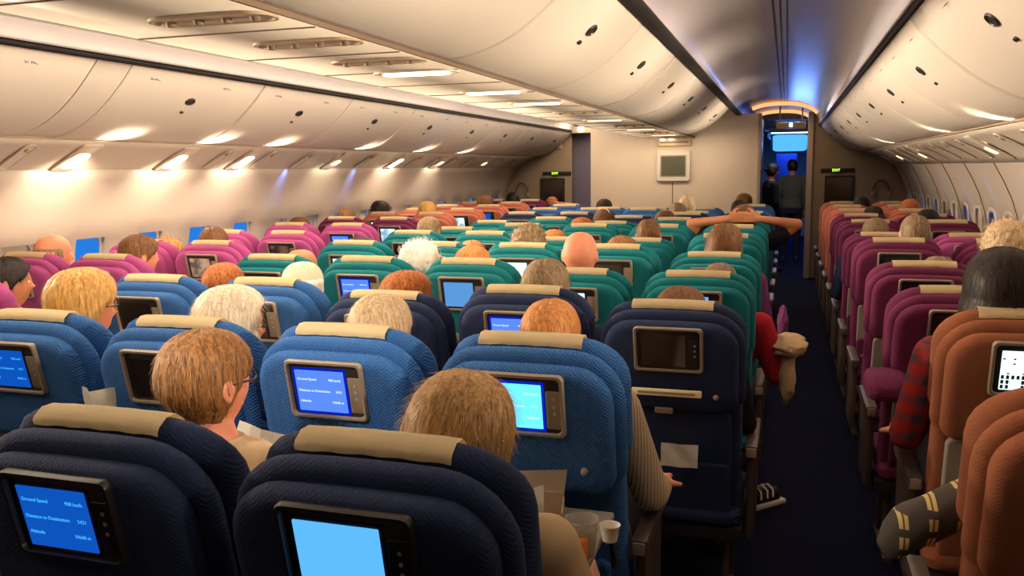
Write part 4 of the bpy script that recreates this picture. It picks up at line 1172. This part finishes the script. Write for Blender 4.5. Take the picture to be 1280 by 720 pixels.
P_ = [
 # px, py, Y, seatx, hair, colour, skin, shirt, label, extras
 (253, 414, cen(1), C4['C'], 'short', 'sandy', 'pink', 'beige', 'man with short sandy hair and dark glasses seated between two blue seats', dict(glasses=True, custom=dict(yaw=.25, arms=('hold', 'hold'), voxel=.0065), hs=1.0, dy=.16, kind=1)),
 (566, 476, cen(1), C4['D'], 'bob', 'mouse', 'fair', 'beige', 'person with smooth light brown bob behind the nearest lit screen', dict(custom=dict(yaw=-.2, tilt=.22, arms=('tray', 'tray'), voxel=.0065, nod=.2, short=True), hs=1.06)),
 (100, 340, cen(2), C4['A'], 'short', 'golden', 'pink', 'white', 'person with full golden hair and black glasses, far left of second row', dict(glasses=True, custom=dict(yaw=.45, voxel=.007), hs=1.08)),
 (286, 360, cen(2), C4['B'], 'bob', 'silver', 'pink', 'white', 'person with silver white hair looking right, second row', dict(glasses=True, custom=dict(yaw=.6, voxel=.007))),
 (474, 369, cen(2), C4['C'], 'short', 'ash', 'fair', 'grey', 'person with pale ash blond hair above periwinkle screen seat', dict(kind=1, custom=dict(voxel=.007))),
 (688, 375, cen(2), C4['D'], 'crop', 'ginger', 'pink', 'stripe', 'person with cropped ginger hair in cream striped shirt, elbow out', dict(custom=dict(arms=('lap', 'rest'), voxel=.007, wide=1.1))),
 (295, 330, cen(3), C5['A'], 'short', 'auburn', 'tan', 'navy', 'person with dark auburn hair resting left, third row', dict(kind=2)),
 (377, 327, cen(3), C5['B'], 'fringe', 'white', 'pale', 'white', 'pale balding person with white hair fringe, third row', {}),
 (507, 341, cen(3), C5['C'], 'bob', 'auburn', 'fair', 'grey', 'person with copper red hair, head just above shade-darkened blue seat', dict(kind=1)),
 (682, 326, cen(3), C5['D'], 'short', 'grey', 'fair', 'navy', 'person with greyish brown hair above the shade-darkened blue seat with text screen', dict(hs=1.04)),
 (851, 359, cen(3), C5['E'], 'short', 'brown', 'tan', 'black', 'reclining person, only brown crown shows above wide grey screen seat', dict(kind=1, pose='mid')),
 (375, 312, cen(4), C5['A'], None, None, 'tan', 'white', 'bald tanned person low in the left teal seat', {}),
 (525, 303, cen(4), C5['B'], 'curly', 'white', 'pale', 'white', 'person with bright white round hair in middle of teal seats', dict(kind=0, hs=.97)),
 (589, 308, cen(4), C5['C'], 'short', 'ginger', 'fair', 'grey', 'person with ginger crown showing over the teal seat with blue screen', dict(kind=3)),
 (725, 290, cen(4), C5['D'], None, None, 'pink', 'white', 'bald person with shiny pink head between teal seats', dict(hs=1)),
 (900, 329, cen(4), C5['E'], 'crop', 'grey', 'fair', 'red', 'person in red top slumped in teal aisle seat', dict(custom=dict(arms=('lap', 'rest'), wide=.9), pose='mid')),
 (452, 297, cen(5), C5['A'], 'short', 'dark', 'tan', 'black', 'person with dark hair behind purple seat, fifth row left', dict(kind=1)),
 (590, 301, cen(5), C5['B'], 'short', 'ginger', 'fair', 'beige', 'person with thin ginger hair, fifth row of teal seats', dict(kind=2)),
 (661, 281, cen(5), C5['C'], 'curly', 'grey', 'fair', 'grey', 'person with wavy brown hair in middle teal seat', dict(kind=1, hs=.92)),
 (776, 296, cen(5), C5['D'], 'bun', 'sandy', 'fair', 'navy', 'person with sandy hair propped on cream cover, fifth row', dict(kind=3)),
 (905, 281, cen(5), C5['E'], 'bob', 'brown', 'tan', 'lilac', 'person with long brown hair on teal aisle seat below folded arms', dict(kind=3)),
 (536, 271, cen(6), C5['B'] - .45, 'crop', 'grey', 'tan', 'navy', 'balding person with grey band of hair left of white haired person', dict(kind=0)),
 (650, 287, cen(6), C5['C'], 'short', 'ginger', 'fair', 'grey', 'person with ginger hair barely above sixth row seat', dict(kind=3)),
 (811, 274, cen(6), C5['D'] + .0, 'crop', 'brown', 'tan', 'navy', 'person with round brown head in sixth row of teal seats', dict(kind=0)),
 (700, 272, cen(7), C5['C'], 'short', 'auburn', 'tan', 'black', 'person with dark reddish hair in seventh row centre', dict(kind=1)),
 (930, 256, cen(7), C5['E'], 'short', 'brown', 'tan', 'black', 'person with both hands clasped behind head, elbows out over aisle seat', dict(custom=dict(arms=('behind', 'behind'), voxel=.008))),
 (765, 264, cen(8), C5['D'], 'bob', 'brown', 'fair', 'grey', 'person with brown hair wearing a light headband, eighth row', dict(kind=0, band='linen')),
 (692, 262, cen(8), C5['C'], 'short', 'brown', 'fair', 'white', 'person with brown hair and pale headphones band, eighth row centre', dict(kind=1, band='linen')),
 (750, 254, cen(9), C5['D'], 'short', 'grey', 'fair', 'white', 'person with greyish hair in ninth row middle block', dict(kind=2)),
 (832, 244, cen(10), C5['D'], 'short', 'ash', 'fair', 'white', 'blond person directly below the bulkhead screen', dict(kind=0)),
 (882, 250, cen(10), C5['E'], 'short', 'dark', 'tan', 'white', 'dark haired person near the right edge of the bulkhead', dict(kind=0)),
 (930, 242, cen(11), C5['E'], 'short', 'brown', 'fair', 'sky', 'brown haired person in sky blue top by the doorway', dict(kind=1)),
 (722, 249, cen(11), C5['B'], 'short', 'dark', 'tan', 'grey', 'dark haired person in the row nearest the left end of bulkhead', dict(kind=1)),
 # left block
 (6, 322, ROWL[0], -1.92, 'short', 'dark', 'tan', 'white', 'dark haired person at the very left edge of the photo', dict(kind=4, custom=dict(yaw=.7, arms=('read', 'read')))),
 (65, 294, ROWL[1], -2.43, 'fringe', 'grey', 'pink', 'white', 'balding man by window with grey fringe facing right', dict(kind=4, custom=dict(yaw=.7))),
 (172, 294, ROWL[1], -1.92, 'short', 'brown', 'pink', 'white', 'dark brown haired person over the magenta seat with lilac film', dict(kind=1, custom=dict(yaw=.5))),
 (207, 297, ROWL[2], -2.43, 'curly', 'golden', 'fair', 'white', 'person with curly blond hair by the window, left block', dict(kind=0, hs=.9)),
 (257, 284, ROWL[2], -1.92, 'short', 'brown', 'fair', 'grey', 'brown haired person over the magenta seat with peach film', dict(kind=2)),
 (373, 272, ROWL[4], -2.43, 'short', 'brown', 'pink', 'white', 'brown haired person by window behind the magenta seats', dict(kind=3)),
 (432, 261, ROWL[5], -2.43, 'crop', 'brown', 'tan', 'black', 'short haired person against the left sidewall, plum row', dict(kind=0)),
 (447, 251, ROWL[6], -2.43, 'short', 'dark', 'tan', 'black', 'dark haired person by the left sidewall ahead of plum seats', dict(kind=1)),
 (475, 252, ROWL[6], -1.92, 'short', 'golden', 'fair', 'black', 'person with streaked golden hair over the plum seat with map', dict(kind=0)),
 (606, 244, ROWL[8], -1.92, 'short', 'brown', 'tan', 'grey', 'brown haired person above the coral seats', dict(kind=1)),
 (641, 241, ROWL[10], -2.2, 'bob', 'dark', 'tan', 'grey', 'dark haired person near the brown arch, left partition', dict(kind=2)),
 (690, 246, ROWL[10], -1.75, 'short', 'auburn', 'tan', 'beige', 'person raising an arm in front of dark wall screen, left', dict(kind=2, custom=dict(arms=('lap', 'behind')))),
 # right block
 (1258, 279, ROWR[3], 2.43, 'curly', 'ash', 'fair', 'black', 'person with thick curly blond hair, right edge of photo', dict(kind=1, hs=1.0)),
 (1256, 316, ROWR[1], 1.97, 'bob', 'dark', 'tan', 'plaid', 'person with long very dark hair above the orange seat, plaid sleeve', dict(kind=0, hs=1.05, custom=dict(arms=('rest', 'lap'), voxel=.008, yaw=0.0))),
 (1174, 324, ROWR[3], 1.92, 'short', 'grey', 'tan', 'aqua', 'person in aqua top reclining in plum seat, only crown visible', dict(kind=1, custom=dict(arms=('rest', 'lap')), pose='back')),
 (1145, 269, ROWR[4], 1.92, 'crop', 'grey', 'pink', 'grey', 'man with close cropped thinning hair above right aisle seat', dict(kind=1, custom=dict(arms=('rest', 'lap')))),
 (1095, 273, ROWR[5], 1.92, 'short', 'grey', 'tan', 'navy', 'brown haired person low in the plum seat, right aisle', dict(kind=0, pose='mid')),
 (1092, 258, ROWR[7], 1.92, 'short', 'dark', 'tan', 'black', 'dark haired person in the plum aisle seat further ahead', dict(kind=1)),
 (1138, 249, ROWR[8], 2.43, 'short', 'auburn', 'tan', 'grey', 'person with round dark reddish hair beside brown arch, right', dict(kind=0)),
 (1078, 246, ROWR[9], 1.92, 'short', 'dark', 'tan', 'grey', 'dark haired person next to the coral seat by partition', dict(kind=0)),
 (1160, 262, ROWR[6], 2.43, 'short', 'dark', 'tan', 'black', 'person in dark top by the right windows', dict(kind=1)),
]
for a in P_:
    person(*a[:9], **a[9])

def standing(loc, top, hair, hc, shirt, trous, label, rz=0.0, skn='tan', shoul=1.0):
    r = empty('person', loc, rz); tag(r, label, 'person')
    k = top / 1.76
    def legs(bm, g=0):
        for s in (-1, 1):
            capsule(bm, (s * .09, 0, .88), (s * .10, .01, .48), .080 + g, .055 + g); capsule(bm, (s * .10, .01, .48), (s * .10, -.02, .09), .054 + g, .038 + g)
    def tor(bm, g=0):
        ell_loft(bm, [((0, 0, .86), .165 + g, .11 + g), ((0, 0, .96), .165 + g, .11 + g), ((0, 0, 1.10), .145 + g, .10 + g), ((0, 0, 1.25), .17 + g, .11 + g), ((0, 0, 1.37), .175 + g, .10 + g), ((0, 0, 1.44), .14 + g, .08 + g), ((0, 0, 1.475), .08 + g, .06 + g)])
    def arm(bm, g=0, end=1.0):
        for s in (-1, 1):
            capsule(bm, (s * .18, 0, 1.40), (s * .23, .0, 1.12), .050 + g, .040 + g); capsule(bm, (s * .23, 0, 1.12), (s * .20, .10, 1.12 - .24 * end), .039 + g, .028 + g)
    HMs = Matrix.Translation((0, .02, 1.62))
    b = bmesh.new(); tor(b); arm(b); legs(b); capsule(b, (0, 0, 1.44), (0, .01, 1.56), .055, .053); add_head(b, HMs)
    for s in (-1, 1):
        hand(b, (s * .20, .10, .88), (-s * .1, .3, -1), (0, 1, .3), s); capsule(b, (s * .10, -.03, .05), (s * .11, .12, .035), .04, .034)
    put('body', fused(b, .009), SK[skn], r)
    b = bmesh.new(); tor(b, .013); arm(b, .013, .9); put('shirt', fused(b, .009, 4, 'shirt'), CL[shirt], r)
    b = bmesh.new(); legs(b, .014); ell_loft(b, [((0, 0, .82), .17, .12), ((0, 0, .90), .18, .125), ((0, 0, 1.0), .172, .118)]); put('trousers', fused(b, .010, 4, 'trousers'), CL[trous], r)
    for s in (-1, 1):
        b = bmesh.new(); capsule(b, (s * .10, -.04, .055), (s * .11, .14, .04), .046, .038); box(b, s * .105 - .042, s * .105 + .042, -.085, .175, .002, .03, .01); put('shoe', fused(b, .008, 3, 'shoe'), CL['shoe'], r)
    h = put('hair', HK[hair][0], Hc[hc], r); h.matrix_local = HMs
    r.scale = (k, k, k)
standing((1.41, 15.0, 0), 1.69, 'short', 'dark', 'olive', 'trouser', 'person in olive shirt standing with back turned in the blue doorway')
standing((1.10, 13.5, 0), 1.62, 'bun', 'dark', 'black', 'trouser', 'person in black uniform standing at the left edge of the doorway', rz=-1.2)

# ------------------------------------------------------------------ loose things
def thing(name, label, cat, loc, rz=0, group=None):
    t = empty(name, loc, rz); tag(t, label, cat, group); return t
TZ = .767
gl, N, L_, B = new_mat('clear_plastic'); B.inputs['Transmission Weight'].default_value = .75; B.inputs['Roughness'].default_value = .08; B.inputs['IOR'].default_value = 1.2; B.inputs['Base Color'].default_value = srgb(236, 232, 222)
dr, N, L_, B = new_mat('pale_drink'); B.inputs['Transmission Weight'].default_value = .9; B.inputs['Roughness'].default_value = .02; B.inputs['IOR'].default_value = 1.33; B.inputs['Base Color'].default_value = srgb(206, 196, 140)
t = thing('drinking_cup', 'clear plastic cup half full on the tray table', 'cup', (.945, 1.665, TZ))
bm = bmesh.new(); lathe(bm, [(.024, 0), (.026, .004), (.031, .05), (.0355, .084), (.037, .086), (.0355, .087), (.034, .083), (.030, .05), (.0245, .006), (.002, .004)]); put('cup', finish(bm, 'c'), gl, t)
bm = bmesh.new(); lathe(bm, [(.0235, .006), (.029, .048), (.001, .0485)]); put('drink', finish(bm, 'c'), dr, t)
def pillow_packet(w, h, d, mat_main, mat_ends, root):
    bm = bmesh.new(); nx_, nz_ = 14, 10; A = []; Bk = []
    for sd, L2 in ((1, A), (-1, Bk)):
        for j in range(nz_ + 1):
            row = []
            for i in range(nx_ + 1):
                u, v = i / nx_ * 2 - 1, j / nz_ * 2 - 1
                t_ = sd * d * max(0, 1 - u ** 4) ** .5 * max(0, 1 - v ** 4) ** .5 + .0012 * math.sin(u * 17) * abs(v) ** 6
                row.append(bm.verts.new((u * w, t_, h + v * h)))
            L2.append(row)
    for L2 in (A, Bk):
        for j in range(nz_):
            for i in range(nx_):
                f = bm.faces.new((L2[j][i], L2[j][i + 1], L2[j + 1][i + 1], L2[j + 1][i])); f.material_index = 1 if (i < 4) else (2 if i > 10 else 0)
    bmesh.ops.remove_doubles(bm, verts=bm.verts, dist=.0008)
    return finish(bm, 'packet', 60)
yl = plain('packet_yellow', (232, 186, 40), .35); og = plain('packet_orange', (206, 110, 40), .35); wh = plain('packet_silver_print', (206, 196, 190), .3)
t = thing('snack_packet', 'small yellow and orange snack packet leaning on the clear cup', 'packet', (.925, 1.615, TZ - .001))
o = put('wrapper', pillow_packet(.042, .030, .009, None, None, t), [wh, yl, og], t, rot=(-.25, 0, .15))
t = thing('napkin_box', 'open cream cardboard box with white papers on the tray', 'box', (.80, 1.80, TZ), .2)
bm = bmesh.new(); box(bm, -.07, .07, -.05, .05, 0, .004); box(bm, -.07, -.067, -.05, .05, 0, .05); box(bm, .067, .07, -.05, .05, 0, .05); box(bm, -.07, .07, .047, .05, 0, .06); box(bm, -.07, .07, -.05, -.047, 0, .045)
put('carton', finish(bm, 'b', 0), M['tan'], t)
bm = bmesh.new(); vs = [bm.verts.new(v) for v in ((-.07, .05, .06), (.07, .05, .06), (.075, .09, .10), (-.065, .085, .095))]; bm.faces.new(vs); bmesh.ops.solidify(bm, geom=bm.faces[:], thickness=.002); put('flap', finish(bm, 'b', 0), M['tan'], t)
def sheet(w, h, fold, mat, name, parent, rot=(0, 0, 0), loc=(0, 0, 0)):
    bm = bmesh.new(); n = 10; rows = []
    for j in range(7):
        v = j / 6; rows.append([bm.verts.new(((i / n - .5) * w, fold * abs(i / n - .5) * 2 + .004 * math.sin(i * .9 + j), v * h)) for i in range(n + 1)])
    for a, b in zip(rows, rows[1:]):
        for i in range(n): bm.faces.new((a[i], a[i + 1], b[i + 1], b[i]))
    bmesh.ops.solidify(bm, geom=bm.faces[:], thickness=.0012)
    return put(name, finish(bm, name), mat, parent, loc, rot)
t = thing('paper_sheet', 'crumpled white paper sticking out of the cream box on tray', 'paper', (.775, 1.80, TZ + .004), .3)
sheet(.10, .085, .02, M['paper'], 'sheet', t, (.3, 0, 0))
t = thing('paper_cup', 'small white paper cup behind the clear cup', 'cup', (.985, 1.765, TZ))
bm = bmesh.new(); lathe(bm, [(.016, 0), (.022, .035), (.023, .036), (.021, .035), (.015, .003), (.002, .002)]); put('cup', finish(bm, 'c'), M['paper'], t)
t = thing('newspaper', 'open white newspaper held by the man with sandy hair', 'newspaper', (.14, 1.62, .745), -.35)
sheet(.34, .24, .06, M['paper'], 'pages', t, (-.35, 0, 0))
t = thing('magazine', 'folded cream magazine tucked under the wide grey screen', 'magazine', (.985, 2.685, .852)); 
bm = bmesh.new(); box(bm, -.11, .11, -.008, .006, 0, .022, .004); put('cover', finish(bm, 'c'), M['linen'], t)
bm = bmesh.new(); box(bm, -.09, .09, -.0095, -.007, .007, .015); put('title_strip', finish(bm, 'c'), M['bezel'], t)
t = thing('leaflet', 'white card in the pocket of shade-darkened blue aisle seat', 'card', (1.02, 2.745, .60))
sheet(.12, .075, .004, M['paper'], 'card', t, (-.15, 0, 0))
t = thing('leaflet', 'white folded leaflet standing between two blue seats at left', 'leaflet', tuple(at(120, 540, 1.86)))
sheet(.10, .12, .035, M['paper'], 'pages', t, (.1, 0, .1))
# beige jacket hanging over teal armrest
def lump(verts_r, seed, mat, name, parent, sub=4, amp=.12, freq=9):
    bm = bmesh.new(); bmesh.ops.create_icosphere(bm, subdivisions=sub, radius=1)
    of = Vector((seed, seed * 2, seed * 3))
    for v in bm.verts:
        d = v.co.normalized(); k = 1 + amp * noise.noise(d * 2.2 + of) + amp * .6 * math.sin(d.z * freq + 4 * noise.noise(d * 1.5 + of)) * (1 - abs(d.y) * .3)
        v.co = Vector((d.x * verts_r[0], d.y * verts_r[1], d.z * verts_r[2])) * k
    return put(name, finish(bm, name, 80), mat, parent)
t = thing('folded_jacket', 'beige jacket draped over the armrest of a teal aisle seat', 'jacket', (1.36, 3.85, .80))
lump((.075, .12, .05), 2, CL['beige'], 'jacket_body', t)
lump((.035, .06, .12), 5, CL['beige'], 'sleeve', t).location = (-.005, -.02, -.13)
t = thing('shawl', 'pink and purple shawl hanging beside the beige jacket', 'shawl', (1.33, 4.3, .82)); lump((.025, .07, .08), 7, CL['lilac'], 'cloth_fold', t)
blk = plain('trainer_black', (28, 26, 30), .5)
t = thing('sport_shoe', 'black and white striped shoe sticking into the right aisle', 'shoe', (1.24, 4.0, 0), -.75)
b = bmesh.new(); capsule(b, (0, -.08, .06), (0, .10, .042), .046, .038); capsule(b, (0, -.09, .06), (0, -.09, .10), .040, .036); put('upper', fused(b, .006, 3), blk, t)
b = bmesh.new(); box(b, -.046, .046, -.13, .145, 0, .026, .012); put('sole', finish(b, 's'), M['paper'], t)
for q in (-.02, .02, .055):
    b = bmesh.new(); tube(b, [(-.046, q, .05), (-.036, q + .008, .082), (0, q + .012, .096), (.036, q + .008, .082), (.046, q, .05)], .005); put('stripe', finish(b, 's'), M['paper'], t)
# plaid bundle on the armrest of the nearest orange seat
plaid, N, L_, B = new_mat('plaid_wool')
tc = N.new('ShaderNodeTexCoord'); sp = N.new('ShaderNodeSeparateXYZ'); L_.new(tc.outputs['Object'], sp.inputs[0])
def bnd(sock, k, lo, ph=0): return math_node(N, L_, 'LESS_THAN', math_node(N, L_, 'FRACT', math_node(N, L_, 'ADD', math_node(N, L_, 'MULTIPLY', sock, k), ph)), lo)
a_ = bnd(sp.outputs['X'], 16, .32, .3); b_ = bnd(sp.outputs['Z'], 22, .62, .2); f_ = math_node(N, L_, 'MULTIPLY', a_, b_)
thin = bnd(sp.outputs['X'], 16, .06, .17)
m1 = N.new('ShaderNodeMix'); m1.data_type = 'RGBA'; m1.inputs['A'].default_value = srgb(74, 68, 60); m1.inputs['B'].default_value = srgb(206, 190, 120); L_.new(f_, m1.inputs['Factor'])
m2 = N.new('ShaderNodeMix'); m2.data_type = 'RGBA'; m2.inputs['B'].default_value = srgb(120, 60, 40); L_.new(m1.outputs['Result'], m2.inputs['A']); L_.new(math_node(N, L_, 'MULTIPLY', thin, f_), m2.inputs['Factor'])
L_.new(m2.outputs['Result'], B.inputs['Base Color']); B.inputs['Roughness'].default_value = .9
t = thing('rolled_blanket', 'grey and yellow plaid roll sticking out beside nearest orange seat', 'blanket', (1.63, 1.86, .85), .15)
t.scale = (.86, .86, .9)
b = bmesh.new(); n = 28; loops = []
for i in range(15):
    u = i / 14; x = -.12 + .26 * u; r_ = .062 * (min(1, (u * 6) ** .5 if u < .16 else 1)) * (1 - .12 * u)
    loops.append([b.verts.new((x, r_ * .9 * math.cos(2 * PI * k / n) * (1 + .05 * math.sin(3 * 2 * PI * k / n + i)), -.06 + .14 * u + r_ * math.sin(2 * PI * k / n) * (1 + .04 * math.sin(5 * u * 3 + k)))) for k in range(n)])
for A_, B_ in zip(loops, loops[1:]):
    for k in range(n): b.faces.new((A_[k], A_[(k + 1) % n], B_[(k + 1) % n], B_[k]))
b.faces.new(loops[0]); b.faces.new(loops[-1]); put('roll', finish(b, 'r', 70), plaid, t)
b = bmesh.new(); tube(b, [(.115, 0, .075), (.16, 0, .098)], [.052, .044], 24); put('lining', finish(b, 'r'), CL['navy'], t)
t = thing('cushion', 'small plum cushion on the armrest by the right aisle', 'cushion', (1.69, 3.28, .79)); 
b = bmesh.new(); pad(b, .075, -.05, .05, .04, .04, [(-.13, .035), (-.11, .012), (-.05, 0), (.05, 0), (.11, .012), (.13, .035)]); put('cushion_body', finish(b, 'c'), F['plum'], t)
# ------------------------------------------------------------------ lights
def area(name, loc, rot, sx, sy, power, colr, spread=180):
    l = bpy.data.lights.new(name, 'AREA'); l.shape = 'RECTANGLE'; l.size = sx; l.size_y = sy; l.energy = power; l.color = colr; l.spread = math.radians(spread)
    o = bpy.data.objects.new(name, l); COL.objects.link(o); o.location = loc; o.rotation_euler = rot; return o
def spot(name, loc, aim, power, colr, ang=50, blend=.6, r=.03):
    l = bpy.data.lights.new(name, 'SPOT'); l.energy = power; l.color = colr; l.spot_size = math.radians(ang); l.spot_blend = blend; l.shadow_soft_size = r
    o = bpy.data.objects.new(name, l); COL.objects.link(o); o.location = loc
    o.rotation_euler = (Vector(aim) - Vector(loc)).to_track_quat('-Z', 'Y').to_euler(); return o
WARM = (1, .80, .58); WARM2 = (1, .74, .50)
# left aisle ceiling wash, brightest near the camera end
area('left_aisle_wash', (-1.27, 4.0, 2.37), (0, 0, 0), .5, 8.0, 110, WARM)
area('left_aisle_wash_far', (-1.27, 10.2, 2.37), (0, 0, 0), .5, 4.0, 40, WARM)
# right aisle dim wash
area('right_aisle_wash', (1.27, 5.0, 2.37), (0, 0, 0), .3, 9.0, 22, (1, .78, .62))
# reading spots from centre bins
for i, (x, y, ax, ay, p) in enumerate(((.1, 1.7, .1, 2.1, 10), (.15, 2.1, -.1, 3.0, 10), (-.1, 2.8, -.3, 4.0, 12), (.1, 3.66, -.1, 4.4, 10), (.1, 4.36, .2, 5.0, 8), (-.1, 2.5, -.6, 2.6, 10), (0.1, 6.1, 0, 7, 6))):
    spot('reading_spot', (x, y, 1.885), (ax, ay, .9), p, WARM, 85)
# reading spots under the left bins and wall wash
for y, p in ((3.95, 14), (4.79, 14), (5.54, 12), (6.92, 5), (8.17, 10), (9.36, 7)):
    spot('left_reading_spot', (-2.45, y, 1.63), (-2.1, y + .1, .9), p, WARM, 100)
    spot('left_wall_wash', (-2.38, y, 1.63), (-2.95, y + .05, 1.2), p * 1.1, WARM, 120)
for y, p in ((4.4, 1.5), (8.7, 1.5)):
    spot('right_reading_spot', (2.45, y, 1.63), (2.2, y, .9), p, WARM2, 100)
for y, p in ((3.95, 22), (4.79, 22), (5.54, 18), (6.92, 12), (8.17, 14), (9.36, 10), (2.6, 18), (1.4, 10)):  # fill added at lens height to brighten centre bins and ceiling
    area('left_fill', (-2.46, y, 1.635), (0, math.radians(-98), 0), .14, .05, p * 1.15, WARM, 62)
for y, p in ((.6, 3), (1.8, 6), (3.1, 7), (4.4, 7), (5.9, 6), (8.7, 6)):  # cross fill added to light the opposite bins
    area('right_fill', (2.46, y, 1.635), (0, math.radians(97), 0), .14, .05, p * 1.7, WARM, 62)
spot('seat_spot', (.12, .75, 1.885), (.22, 1.80, 1.02), 50, (1, .9, .8), 26, .5)
spot('seat_spot', (-.1, .9, 1.885), (-.3, 1.88, 1.05), 7, (1, .9, .8), 26, .5)
area('bulkhead_wash', (0, YS - .5, 1.85), (math.radians(35), 0, 0), 1.6, .1, 6, WARM)
# added cove strips, blue forward cabin and added reflection spots
area('cove_fill_right', (.765, 4.6, 2.186), (0, math.radians(180+35), 0), .02, 12.0, 6, (1, .84, .8))  # added strip that brightens the right dome, not a cabin lamp
area('cove_fill_left', (-.765, 4.6, 2.186), (0, math.radians(180-35), 0), .02, 12.0, 26, (1, .82, .70))  # matching added strip for the left dome
area('forward_blue', (1.36, 17.5, 2.05), (0, 0, 0), .6, 2.5, 40, (.08, .25, 1))
spot('blue_spill', (1.35, 13.6, 1.9), (1.15, 7.0, 2.5), 6, (.14, .3, 1), 85, 1)
for y in (6.2, 7.3, 8.3, 9.3):  # added blue spots imitating reflected streaks on the right wall
    spot('right_wall_blue', (2.55, y, 1.60), (2.86, y + .05, 1.25), 3.5, (.1, .3, 1), 40, .8)
spot('left_bin_blue', (-.28, 7.6, 1.90), (-1.95, 7.9, 1.98), 12, (.12, .28, 1), 26, .9)  # added spot imitating a blue reflection on the left bins
for y in (6.3, 7.5): spot('left_wall_blue', (-2.55, y, 1.60), (-2.86, y, 1.3), 4, (.15, .3, 1), 60, .9)  # added spots for the blue tint on the left wall
area('doorway_fill', (1.36, 13.3, 2.33), (0, 0, 0), .4, .4, 16, (.7, .72, 1))  # added light that brightens the standing figures
area('door_warm', (1.3, 11.9, 2.33), (0, 0, 0), .6, .8, 6, (1, .7, .4))
area('left_door_warm', (-1.5, 12.2, 2.3), (0, 0, 0), .5, .6, 8, (1, .7, .4))
w = bpy.data.worlds.new('dusk'); w.use_nodes = True; SC.world = w
bg = w.node_tree.nodes['Background']; bg.inputs[0].default_value = srgb(40, 130, 225); bg.inputs[1].default_value = 1.0
SC.view_settings.view_transform = 'Standard'; SC.view_settings.look = 'None'; SC.view_settings.exposure = 0.0; SC.view_settings.gamma = 1.0
SC.view_settings.use_curve_mapping = False
